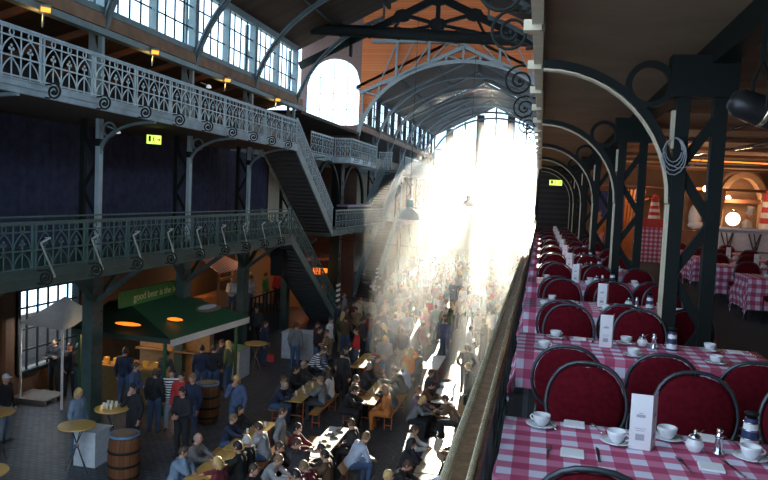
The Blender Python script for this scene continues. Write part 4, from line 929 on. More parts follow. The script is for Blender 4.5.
TABLES = [(-6.4, 14.25, 16.35, TABY, 'yellow beer table of the men in denim and grey jackets, far half'), (-6.4, 12.05, 14.15, TABY, 'yellow beer table of the men in denim and grey jackets, near half'),
          (-4.58, 14.5, 16.55, WHT, 'sunlit pale beer table strewn with plates'), (-4.62, 12.3, 14.4, WHT, 'pale beer table in front of the man in the maroon sweater'),
          (-4.45, 18.7, 21.1, TABY, 'sunlit beer table beside the woman in orange'), (-6.42, 18.2, 20.4, TABY, 'yellow beer table beside the balding man'),
          (-2.05, 14.4, 16.6, mat('bare_table_wood', (.50, .38, .24), .35, coat=1, crough=.32), 'bare wooden beer table nearest the gallery, far half'), (-2.05, 12.1, 14.3, MATS['bare_table_wood'], 'bare wooden beer table nearest the gallery, near half'),
          (-5.75, 22.6, 24.7, TABY, 'beer table before the person in stripes'), (-2.5, 19.6, 21.8, WHT, 'sunlit pale beer table in the sun flash nearest the gallery'), (-3.35, 23.4, 25.5, WHT, 'blazing white table top behind the sun flash')]
for x, y0, y1, M, lab in TABLES:
    beer_table(x, y0, y1, M, lab)
    for s in (-1, 1): bench(x+s*.6, y0, y1, 'bench, %s side of %s' % ('aisle' if s < 0 else 'gallery', lab.replace('men in denim and grey jackets', 'denim jacketed man')))
# plates and glasses on them
def plate(x, y, label):
    t = T('paper_plate', label, 'plate', (x, y, .767), 0, 'plates on the sunlit table'); P('dish', MB().lathe([(0, 0), (.07, .002), (.11, .014), (.11, .018), (.07, .006), (0, .005)], 18), mat('dark_plate', (.16, .14, .12), .5), t, True); P('leftovers', MB().ball((.01, 0, .012), (.06, .04, .016), 8, 5), mat('bread_brown', (.4, .22, .08), .8), t, True)
for i, (dx, dy, n) in enumerate(((.1, .75, 'farthest'), (-.1, .5, 'second farthest'), (.1, .3, 'third'), (-.08, .0, 'fourth'), (.1, -.25, 'fifth'), (-.05, -.6, 'nearest'))):
    plate(-4.58+dx, 15.5+dy, 'dark plate with leftovers on the pale sunlit table, %s of the row' % n)
tag(P('shopping_bag', MB().prism([(-.2, -.15, 0), (.2, -.15, 0), (.17, .12, .3), (-.17, .12, .3)], (0, .16, .04)).tube([(-.1, .1, .3), (-.06, .1, .42), (.06, .1, .42), (.1, .1, .3)], .012, 6), DARKWALL, None, False, (-4.62, 13.6, .768)), 'black bag lying on the pale table behind the man in maroon', 'bag')
for i, (x, y, lab) in enumerate(((-6.3, 15.9, 'by the long haired woman'), (-6.5, 15.3, 'by the navy jacketed man'), (-6.3, 14.6, 'before the white haired man'))): glass(x, y, .767, 'amber beer glass on the yellow table '+lab, 'beer glasses')
for i, (x, y) in enumerate(((-6.5, 18.7), (-6.35, 19.0), (-6.5, 19.3), (-6.35, 19.7))): glass(x, y, .767, 'pale glass on the yellow table beside the balding man, %s of the row' % ['nearest', 'second', 'third', 'farthest'][i], 'beer glasses')
for i, (x, y) in enumerate(((-4.5, 19.9), (-4.35, 20.4), (-4.55, 20.7))): glass(x, y, .767, 'sunlit glass on the table of the woman in orange, %s of three' % ['nearest', 'middle', 'farthest'][i], 'beer glasses')
# ================================================================== PEOPLE
def capsule(b, p, q, r1, r2, n=10):
    p, q = Vector(p), Vector(q); t = (q-p).normalized(); pts, rs = [], []
    for i in range(3): a = PI/2*(1-i/3); pts.append(p-t*r1*math.sin(a)); rs.append(max(.002, r1*math.cos(a)))
    pts.append(p); rs.append(r1); pts.append(q); rs.append(r2)
    for i in range(1, 4): a = PI/2*i/3; pts.append(q+t*r2*math.sin(a)); rs.append(max(.002, r2*math.cos(a)))
    b.tube(pts, rs, n)
def hand(b, w, d, palm_n, mi=0, side=1):
    """palm, four bent fingers of unequal length and a thumb, starting at wrist w along d"""
    d = Vector(d).normalized(); n = (Vector(palm_n)-d*Vector(palm_n).dot(d)).normalized(); x = d.cross(n)*side; w = Vector(w)
    def pt(a, u, v): return w+d*a+x*u+n*v
    o = len(b.v); ring_ = lambda a, hw, ht: [pt(a, -hw, -ht), pt(a, hw, -ht), pt(a, hw, ht), pt(a, -hw, ht)]
    rs = ring_(-.03, .024, .02)+ring_(.0, .028, .019)+ring_(.045, .042, .016)+ring_(.088, .040, .013)
    b.add(rs, [(3, 2, 1, 0), (12, 13, 14, 15)]+[(4*k+j, 4*k+(j+1) % 4, 4*k+4+(j+1) % 4, 4*k+4+j) for k in range(3) for j in range(4)], mi)
    for u, L in ((-.031, .072), (-.011, .082), (.010, .076), (.030, .060)):
        b.tube([pt(.08, u, 0), pt(.085+L*.45, u*1.1, .008), pt(.085+L*.75, u*1.1, .026), pt(.085+L*.85, u*1.08, .045)], [.0095, .009, .0085, .006], 5, mi)
    b.tube([pt(.02, -.032, .004), pt(.045, -.058, .016), pt(.075, -.064, .034)], [.012, .0105, .007], 5, mi)
HEADM = MB()
def head_mesh(b, M4):
    """head with jaw, nose, ears, eyes and mouth, face towards +Y of M4"""
    h = MB(); n, k = 16, 12
    for i in range(k+1):
        f = PI*i/k; z = -math.cos(f)
        for j in range(n):
            a = 2*PI*j/n; s = math.sin(f); x, y = .076*s*math.cos(a), .095*s*math.sin(a); zz = .118*z
            if z < -.2: x *= 1-.18*(-z-.2); y = y*(1-.12*(-z))+.012*(-z)
            if y > 0 and abs(x) < .03 and -.3 < z < .15: pass
            h.v.append((x, y, zz))
    for i in range(k):
        for j in range(n): h.f.append((i*n+j, i*n+(j+1) % n, (i+1)*n+(j+1) % n, (i+1)*n+j)); h.m.append(0)
    h.add([(-.010, .088, .022), (.010, .088, .022), (-.017, .088, -.03), (.017, .088, -.03), (0, .118, -.022), (0, .098, .02)], [(0, 5, 4, 2), (5, 1, 3, 4), (2, 4, 3)])
    for s in (-1, 1):
        h.ball((s*.077, -.008, -.002), (.011, .02, .032), 8, 5); h.ball((s*.030, .086, .012), (.013, .008, .007), 8, 4, 4)
        h.box((s*.030, .091, .032), (.032, .008, .006), None, 4)
    h.box((0, .088, -.056), (.04, .008, .009), None, 5)
    b.add([M4 @ Vector(p) for p in h.v], []); o = len(b.v)-len(h.v); b.f += [tuple(i+o for i in f) for f in h.f]; b.m += h.m
def hair_mesh(kind):
    b = MB(); n, k = 18, 9; kz = {'short': -.15, 'bald': -.1, 'long': -.25, 'bob': -.25, 'cap': .1, 'chef': .2}[kind]
    low = {'short': 1.0, 'bald': .9, 'long': 1.0, 'bob': 1.0, 'cap': 1, 'chef': 1}[kind]
    vs = []
    for i in range(k+1):
        f = i/k
        for j in range(n):
            a = 2*PI*j/n; front = max(0, math.sin(a))            # hairline: high in front, low behind
            zmin = -.045*(1-front)+.055*front if kind not in ('cap', 'chef') else .035
            if kind == 'bald': zmax = .05; z = zmin+(zmax-zmin)*f; r = math.sqrt(max(.0, 1-(z/.123)**2))
            else:
                ph0 = math.asin(max(-1, min(1, zmin/.13))); ph = ph0+(PI/2-ph0)*f; z = .13*math.sin(ph); r = math.cos(ph)
            g = 1+.03*math.sin(j*2.3+i*1.7)
            if kind == 'bald' and front > .35: r *= .9
            vs.append((.084*r*g*math.cos(a), .103*r*g*math.sin(a)-.006, z))
    b.v = vs
    for i in range(k):
        for j in range(n): b.f.append((i*n+j, i*n+(j+1) % n, (i+1)*n+(j+1) % n, (i+1)*n+j)); b.m.append(0)
    if kind in ('long', 'bob'):
        L = -.27 if kind == 'long' else -.13; m_ = 16; o = len(b.v)
        for i in range(6):
            t = i/5
            for j in range(m_+1):
                a = PI*.98+PI*1.04*j/m_; z = .04+(L-.04)*t; e = 1.02+.16*math.sin(t*2.6)-(.05*t if kind == 'bob' else 0)
                b.v.append((.085*e*math.cos(a), .102*e*math.sin(a)-.006-.01*t, z+.01*math.sin(j*2.1)))
        for i in range(5):
            for j in range(m_): b.f.append((o+i*(m_+1)+j, o+i*(m_+1)+j+1, o+(i+1)*(m_+1)+j+1, o+(i+1)*(m_+1)+j)); b.m.append(0)
    if kind == 'cap': b.lathe([(.0, .05), (.1, .05), (.1, .058), (0, .06)], 16, (0, .05, -.01))
    if kind == 'chef': b.lathe([(.08, .05), (.085, .19), (.1, .22), (.09, .26), (0, .27)], 16)
    return b.mesh('hair_'+kind, mat('hair', (.05, .03, .02)), True)
HAIR = {k: hair_mesh(k) for k in ('short', 'bald', 'long', 'bob', 'cap', 'chef')}
def V(*a): return Vector(a)
def stand(eR, wR, eL, wL, N=(0, 0, 1.44), Hd=(0, .03, 1.61), legs=None, hrot=(0, 0)):
    return dict(P=V(0, 0, .95), N=V(*N), H=V(*Hd), hip=[V(.095, 0, .92), V(-.095, 0, .92)], knee=legs[0] if legs else [V(.11, .03, .5), V(-.11, .02, .5)], ank=legs[1] if legs else [V(.12, -.02, .08), V(-.12, -.02, .08)],
                sh=[V(.18, 0, 1.40)+V(N[0], N[1], N[2]-1.44), V(-.18, 0, 1.40)+V(N[0], N[1], N[2]-1.44)], el=[V(*eR), V(*eL)], wr=[V(*wR), V(*wL)], hrot=hrot)
def sit(eR, wR, eL, wL, N=(0, .06, 1.03), Hd=(0, .11, 1.20), hrot=(0, 0), spread=.13):
    return dict(P=V(0, 0, .55), N=V(*N), H=V(*Hd), hip=[V(.1, .02, .535), V(-.1, .02, .535)], knee=[V(spread, .43, .53), V(-spread, .43, .53)], ank=[V(spread, .38, .08), V(-spread, .40, .08)],
                sh=[V(.18, N[1]-.01, N[2]-.04), V(-.18, N[1]-.01, N[2]-.04)], el=[V(*eR), V(*eL)], wr=[V(*wR), V(*wL)], hrot=hrot)
dn = ((.25, -.03, 1.12), (.25, .06, .87)); dl = ((-.25, -.03, 1.12), (-.25, .06, .87))
POSES = {
    'stand': stand(*dn, *dl), 'hold': stand((.24, .03, 1.13), (.07, .23, 1.10), (-.24, .03, 1.13), (-.07, .23, 1.08), hrot=(-.2, 0)),
    'mouth': stand((.2, .17, 1.17), (.05, .15, 1.43), *dl, hrot=(-.1, 0)), 'pocket': stand((.3, -.07, 1.14), (.18, .07, .94), (-.3, -.07, 1.14), (-.18, .07, .94)),
    'cross': stand((.25, .05, 1.14), (-.06, .18, 1.17), (-.25, .05, 1.14), (.07, .2, 1.13), hrot=(0, .5)),
    'walk': stand((.25, -.12, 1.13), (.24, .0, .9), (-.25, .05, 1.13), (-.22, .25, .96), legs=([V(.1, .18, .52), V(-.1, -.02, .5)], [V(.1, .2, .09), V(-.1, -.3, .14)])),
    'dance': stand((.36, .18, 1.32), (.36, .42, 1.42), (-.4, .05, 1.28), (-.62, .2, 1.36), N=(0, .07, 1.43), Hd=(0, .12, 1.60), legs=([V(.13, .16, .52), V(-.12, -.02, .5)], [V(.15, .14, .08), V(-.14, -.26, .12)])),
    'bend': stand((.26, .32, 1.05), (.2, .5, .93), (-.26, .3, 1.05), (-.2, .48, .93), N=(0, .28, 1.36), Hd=(0, .4, 1.50), hrot=(-.4, 0)),
    's_table': sit((.24, .2, .82), (.1, .40, .80), (-.24, .2, .82), (-.1, .42, .80)),
    's_chin': sit((.15, .36, .80), (.07, .24, 1.05), (-.24, .24, .82), (.0, .43, .80), N=(0, .13, 1.0), Hd=(0, .2, 1.17), hrot=(-.2, .3)),
    's_lean': sit((.24, .36, .81), (.1, .52, .80), (-.24, .36, .81), (-.1, .53, .80), N=(0, .23, .99), Hd=(0, .33, 1.13), hrot=(-.3, 0)),
    's_lap': sit((.24, .07, .78), (.1, .28, .68), (-.24, .07, .78), (-.1, .28, .68), hrot=(-.1, -.6)),
    's_reach': sit((.27, .32, .88), (.2, .56, .82), (-.24, .2, .82), (-.1, .42, .80), N=(0, .14, 1.01), Hd=(0, .2, 1.18), hrot=(-.1, .5)),
    's_knees': sit((.2, .36, .68), (.07, .53, .60), (-.2, .36, .68), (-.06, .54, .60), N=(0, .26, .98), Hd=(0, .38, 1.12), hrot=(-.2, .2), spread=.17),
}
SKINM = [mat('skin', (.52, .31, .22), .6, var=.05), mat('skin_ruddy', (.55, .27, .19), .6, var=.05), mat('skin_tan', (.42, .25, .16), .6, var=.05)]
EYE = mat('eye_dark', (.03, .025, .02), .3); LIP = mat('lip', (.40, .14, .12), .5); SHOE = mat('shoe_leather', (.03, .028, .026), .5)
DEF = [SKINM[0], mat('cloth_default', (.1, .1, .1)), mat('cloth_default', (.1, .1, .1)), SHOE, EYE, LIP]
def build_pose(name, p):
    prims = []                                                  # (a, b, r1, r2, region)
    def cap(a, c, r1, r2, reg): prims.append((Vector(a), Vector(c), r1, r2, reg))
    P_, N = p['P'], p['N']; ax = (N-P_)
    lo = P_+ax*.30; mid = P_+ax*.52; ch = P_+ax*.76
    for s, i in ((1, 0), (-1, 1)):
        o = V(s*.055, 0, 0); cap(P_+o+V(0, 0, .02), lo+o*.8, .115, .10, 1); cap(lo+o*.8, ch+o*1.35, .10, .112, 1)
        cap(p['sh'][i], N+V(0, 0, -.02), .068, .062, 1)
        cap(p['hip'][i], p['knee'][i], .098, .07, 2); cap(p['knee'][i], p['ank'][i], .068, .052, 2)
        d = p['ank'][i]-p['knee'][i]; toe = p['ank'][i]+V(s*.03, .15, -.035); cap(p['ank'][i]+V(0, -.03, -.035), toe, .042, .034, 3)
        cap(p['sh'][i], p['el'][i], .062, .052, 1); cap(p['el'][i], p['wr'][i], .05, .038, 1)
        cap(p['wr'][i], p['wr'][i]+(p['wr'][i]-p['el'][i]).normalized()*.03, .03, .026, 0)
    cap(N, p['H']+V(0, -.015, -.03), .056, .054, 0)
    b = MB()
    for a, c, r1, r2, reg in prims: capsule(b, a, c, r1, r2, 12)
    me = b.mesh('tmp', DEF[0]); o = bpy.data.objects.new('tmp', me); COL.objects.link(o)
    r = o.modifiers.new('r', 'REMESH'); r.mode = 'VOXEL'; r.voxel_size = .027; sm = o.modifiers.new('s', 'SMOOTH'); sm.factor = .5; sm.iterations = 3
    dg = bpy.context.evaluated_depsgraph_get(); ev = o.evaluated_get(dg); em = bpy.data.meshes.new_from_object(ev)
    vs = [v.co.copy() for v in em.vertices]; fs = [tuple(f.vertices) for f in em.polygons]; nr = [v.normal.copy() for v in em.vertices]
    bpy.data.objects.remove(o); bpy.data.meshes.remove(me); bpy.data.meshes.remove(em)
    reg = []
    for f in fs:
        c = sum((vs[i] for i in f), Vector())/len(f); best, br = 9, 0
        for a, q, r1, r2, g in prims:
            d = q-a; t = max(0, min(1, (c-a).dot(d)/d.length_squared)); dist = (c-a-d*t).length-(r1+(r2-r1)*t)
            if dist < best: best, br = dist, g
        reg.append(br)
    b = MB(); b.add(vs, fs); b.m = reg[:]
    for s, i in ((1, 0), (-1, 1)):
        d = p['wr'][i]-p['el'][i]; nrm = V(0, 0, -1) if name.startswith('s_') else V(-s, 0, 0)
        if name in ('mouth', 's_chin') and i == 0: nrm = V(0, -1, 0)
        hand(b, p['wr'][i]+d.normalized()*.02, d, nrm, 0, s)
    M4 = Matrix.Translation(p['H']) @ Euler((p['hrot'][0], 0, p['hrot'][1])).to_matrix().to_4x4(); head_mesh(b, M4)
    out = {'body': b.mesh('body', DEF, True), 'head': M4}
    for nm, g, off in (('jacket', 1, .012), ('trousers', 2, .009)):
        c = MB(); idx = {}
        for f, r_ in zip(fs, reg):
            if r_ == g:
                q = []
                for i in f:
                    if i not in idx: idx[i] = len(c.v); c.v.append(tuple(vs[i]+nr[i]*off))
                    q.append(idx[i])
                c.f.append(tuple(q)); c.m.append(0)
        if g == 1:                                              # collar
            k = p['N']; c.tube([k+V(.066*math.cos(t*PI/8), .066*math.sin(t*PI/8), .022+.012*math.cos(t*PI/8+PI/2)) for t in range(16)], .016, 6, closed=True)
        out[nm] = c.mesh(nm, DEF[1], True)
    return out
PM = {k: build_pose(k, p) for k, p in POSES.items()}
TOPC = dict(black=(.016, .016, .019), navy=(.022, .03, .065), charcoal=(.05, .052, .058), grey=(.18, .185, .19), lightgrey=(.38, .39, .41), white=(.72, .72, .72), cream=(.62, .52, .38), denim=(.17, .23, .32), lightblue=(.45, .53, .66), blue=(.07, .10, .19),
            maroon=(.13, .015, .025), red=(.45, .03, .03), orange=(.55, .17, .03), pink=(.75, .33, .33), brown=(.12, .065, .035), green=(.12, .32, .07), olive=(.10, .12, .05), tan=(.35, .23, .12), purple=(.16, .09, .14), teal=(.2, .35, .36), jeans=(.06, .10, .19), palejeans=(.24, .30, .36), khaki=(.33, .28, .2), leather=(.012, .016, .014))
HAIRC = dict(black=(.012, .01, .009), brown=(.06, .033, .018), light=(.20, .12, .06), blond=(.55, .36, .13), grey=(.30, .29, .27), white=(.65, .62, .56), auburn=(.16, .05, .02))
def cm(c, kind='cloth'):
    if isinstance(c, tuple) and isinstance(c[0], str): return stripes('shirt_'+c[0]+c[1]+c[2], TOPC[c[0]], TOPC[c[1]], .035, c[2])
    return mat('cloth_'+c, TOPC[c], .85, scale=6, var=.18)
def hm(c): return mat('hair_colour_'+c, HAIRC[c], .6, scale=40, var=.3)
def setm(o, i, M): o.material_slots[i].link = 'OBJECT'; o.material_slots[i].material = M
OCC = []
def person(x, y, z, rz, pose, top, tr, hair, label, group='people in the hall', sc=1, full=True, topname='jacket', hk=None):
    r = T('person', label, 'person', (x, y, z), rz, group); r.scale = (sc, sc, sc); m_ = PM[pose]
    o = put('body', m_['body'], r)
    setm(o, 0, SKINM[rnd.randrange(3)]); setm(o, 1, cm(top)); setm(o, 2, cm(tr)); 
    kind, hc = hair
    h = put('hair' if kind not in ('cap', 'chef') else 'cap' if kind == 'cap' else 'chef_hat', HAIR[kind], r); h.matrix_local = m_['head']; setm(h, 0, hm(hc) if hc in HAIRC and kind not in ('cap', 'chef') else cm('white'))
    if full:
        j = put(topname, m_['jacket'], r); setm(j, 0, cm(top)); t = put('trousers', m_['trousers'], r); setm(t, 0, cm(tr))
    OCC.append((x, y)); return r
SH = ('short', 'brown'); SB = ('short', 'black'); SL = ('short', 'light'); SG = ('short', 'grey'); LB = ('long', 'black'); LBr = ('long', 'brown'); LBl = ('long', 'blond'); BB = ('bob', 'blond'); BD = ('bob', 'brown'); BA = ('bald', 'grey'); SW = ('short', 'white')
# standing people: head pixel, heading, pose, colours, label
AWAY, CAMW, RGT, LFT = 0, PI, -PI/2, PI/2
for px, py, rz, pose, top, tr, hair, lab, tn in (
    (5, 379, RGT, 'stand', 'black', 'palejeans', ('cap', 'x'), 'person in white cap, dark jacket and pale jeans at the left edge', 'jacket'),
    (55, 342, CAMW, 'cross', 'black', 'black', SB, 'tall person all in black standing before the barred window', 'jacket'),
    (70, 346, CAMW+.5, 'pocket', 'black', 'black', SB, 'shorter person in black beside the tall one at the barred window', 'jacket'),
    (79, 346, RGT, 'hold', 'black', 'navy', ('bob', 'black'), 'dark haired person in black seen from the side left of the thick column', 'jacket'),
    (78, 392, RGT, 'stand', 'denim', 'jeans', BB, 'person in blue denim half hidden by the nearest thick column', 'jacket'),
    (125, 353, AWAY, 'stand', 'navy', 'jeans', SB, 'dark figure at the kiosk counter facing away', 'jacket'),
    (135, 368, RGT, 'hold', 'blue', 'jeans', SH, 'person in a blue jacket seen from the side near the kiosk', 'jacket'),
    (134, 387, CAMW-.3, 'mouth', 'black', 'black', SB, 'person in black with a hand raised to the mouth by the barrel', 'jacket'),
    (155, 373, AWAY, 'stand', 'black', 'jeans', SH, 'person in a black jacket and jeans facing away in the aisle', 'jacket'),
    (160, 352, AWAY, 'bend', 'charcoal', 'jeans', SB, 'person bending towards the kiosk in a dark jacket', 'jacket'),
    (172, 372, CAMW+.4, 'pocket', ('black', 'white', 'Z'), 'palejeans', SB, 'person in a black top with white bars and pale jeans in the aisle', 'shirt'),
    (182, 377, CAMW, 'stand', 'red', 'black', SB, 'small figure in a red vest behind the third person at the kiosk', 'vest'),
    (183, 393, CAMW, 'hold', 'black', 'black', ('bob', 'black'), 'dark haired woman in a long black top holding a drink in front', 'top'),
    (193, 380, CAMW-.2, 'stand', 'navy', 'jeans', SL, 'fair man in a navy jacket and blue jeans beside the barrel', 'jacket'),
    (202, 348, AWAY+.3, 'stand', 'navy', 'jeans', SB, 'person in a navy hooded top facing away by the white box', 'jacket'),
    (214, 348, AWAY, 'pocket', 'black', 'jeans', SB, 'person in black facing away right of the navy hooded one', 'jacket'),
    (221, 343, RGT, 'hold', 'charcoal', 'jeans', SH, 'dark figure turned to a long haired blond companion', 'jacket'),
    (229, 344, LFT, 'stand', 'olive', 'jeans', LBl, 'long haired blond person in olive by the papered white box', 'jacket'),
    (237, 379, CAMW, 'mouth', 'blue', 'jeans', BB, 'blond woman in a blue jacket drinking in the open aisle', 'jacket'),
    (265, 323, RGT, 'stand', 'navy', 'jeans', SH, 'man in navy jacket and jeans with a red bag at his side', 'jacket'),
    (257, 309, CAMW, 'stand', 'charcoal', 'black', SH, 'dark figure standing behind the man with the red bag', 'jacket'),
    (296, 327, AWAY, 'stand', 'grey', 'jeans', SH, 'man in a grey jacket seen from behind near the foot of the stair', 'jacket'),
    (317, 324, RGT, 'hold', 'maroon', 'jeans', SB, 'person in maroon in the group left of the stair foot', 'jacket'),
    (330, 321, RGT, 'stand', 'white', 'khaki', SH, 'person in a white shirt in the group at the stair foot', 'shirt'),
    (319, 329, RGT-.4, 'cross', 'black', 'jeans', SB, 'person in black in front of the maroon one at the stair foot', 'jacket'),
    (326, 333, RGT, 'pocket', ('tan', 'brown', 'Z'), 'jeans', SH, 'man in a tan checked shirt at the stair foot', 'shirt'),
    (312, 346, RGT, 'bend', ('navy', 'white', 'Z'), 'black', SH, 'person in a navy and white striped top leaning over', 'shirt'),
    (342, 354, AWAY, 'stand', 'black', 'black', SB, 'broad person in black standing at the back of the tables, facing away', 'jacket'),
    (281, 413, RGT+.5, 'walk', 'grey', 'charcoal', SH, 'man in a grey jacket rising from the yellow table, seen from behind', 'jacket'),
    (403, 330, CAMW, 'stand', 'navy', 'khaki', SH, 'man in a dark navy jacket facing the camera at the edge of the sun', 'jacket'),
    (377, 321, RGT, 'hold', 'charcoal', 'black', SH, 'person in dark grey embracing a blond companion', 'jacket'),
    (384, 326, LFT, 'hold', 'black', 'jeans', LBl, 'blond companion in black embraced at the edge of the sun', 'jacket'),
    (428, 310, LFT-.4, 'dance', 'pink', 'khaki', ('short', 'blond'), 'dancer in a pink shirt with arms flung out in the sunlight', 'shirt'),
    (458, 322, AWAY, 'stand', 'blue', 'jeans', SH, 'man in a blue jacket seen from behind right of the dancer', 'jacket'),
    (455, 346, AWAY, 'pocket', 'black', 'black', SB, 'figure in black in front of the blue jacketed man', 'jacket'),
    (469, 366, LFT, 'stand', 'charcoal', 'black', SL, 'dark figure standing just right of the sun flash', 'jacket'),
    (480, 313, CAMW, 'stand', 'cream', 'khaki', SH, 'person in cream among the standing people near the gallery railing', 'shirt'),
    (493, 313, AWAY, 'hold', 'white', 'khaki', SB, 'person in a white top and pale trousers near the gallery railing', 'shirt'),
    (503, 322, LFT, 'stand', 'navy', 'black', SB, 'dark figure closest to the gallery railing beyond the sun flash', 'jacket'),
    (411, 352, AWAY, 'hold', 'orange', 'brown', LBl, 'sunlit long haired person in orange tones left of the white table', 'top'),  # orange sunlight is put into the colour of the top
    (419, 352, LFT, 'stand', 'charcoal', 'black', SB, 'slim dark figure beside the white table', 'jacket'),
    (447, 309, CAMW, 'stand', 'olive', 'black', SH, 'person in a long olive coat just right of the dancer', 'coat'),
    (396, 304, CAMW, 'hold', 'olive', 'black', SH, 'backlit person in olive left of the dancer, arms before the chest', 'jacket'),
    (406, 303, RGT, 'hold', 'charcoal', 'black', SL, 'backlit fair person in dark grey next to the dancer', 'jacket'),
    (363, 321, RGT, 'pocket', 'charcoal', 'black', SH, 'person in dark grey in the shade left of the embracing pair', 'jacket'),
    (353, 303, RGT, 'stand', 'maroon', 'black', SH, 'person in maroon in the shade below the far stair', 'jacket'),
    (338, 306, RGT, 'stand', 'navy', 'black', SB, 'person in navy below the hazard plate of the near stair', 'jacket'),
    (346, 318, AWAY, 'cross', 'brown', 'jeans', SH, 'person in brown between the stair foot and the tables', 'jacket'),
    (357, 332, LFT, 'cross', 'red', 'jeans', SH, 'person in red standing behind the striped seated one', 'jacket'),
    (371, 300, AWAY, 'stand', 'cream', 'khaki', SL, 'person in a pale jacket at the left edge of the sun beam', 'jacket'),
    (376, 288, CAMW, 'stand', 'navy', 'black', SH, 'person in navy beside the foot of the far stair', 'jacket'),
    (385, 340, CAMW, 'hold', 'grey', 'jeans', LBl, 'long haired blond figure in grey behind the crowded tables', 'jacket'),
):
    p = at(px, py, 1.61); xc = -2.45-.073*(p.y-20.7)
    if 22 < p.y < 31 and abs(p.x-xc) < .5: p.x = xc+math.copysign(.5, p.x-xc)      # the sun reaches the pale table along this lane
    person(p.x, p.y, 0, rz+rnd.uniform(-.15, .15), pose, top, tr, hair, lab, 'people standing in the hall', topname=tn, sc=rnd.uniform(.98, 1.03))
# the bag of the navy jacketed man
p = at(268, 355, .75); tag(P('red_bag', MB().prism([(-.13, -.05, 0), (.13, -.05, 0), (.11, -.03, .26), (-.11, -.03, .26)], (0, .1, 0)).tube([(-.06, 0, .26), (-.03, 0, .36), (.03, 0, .36), (.06, 0, .26)], .01, 6), cm('red'), None, False, (p.x+.1, p.y, .52)), 'red shopping bag hanging at the side of the navy jacketed man', 'bag')
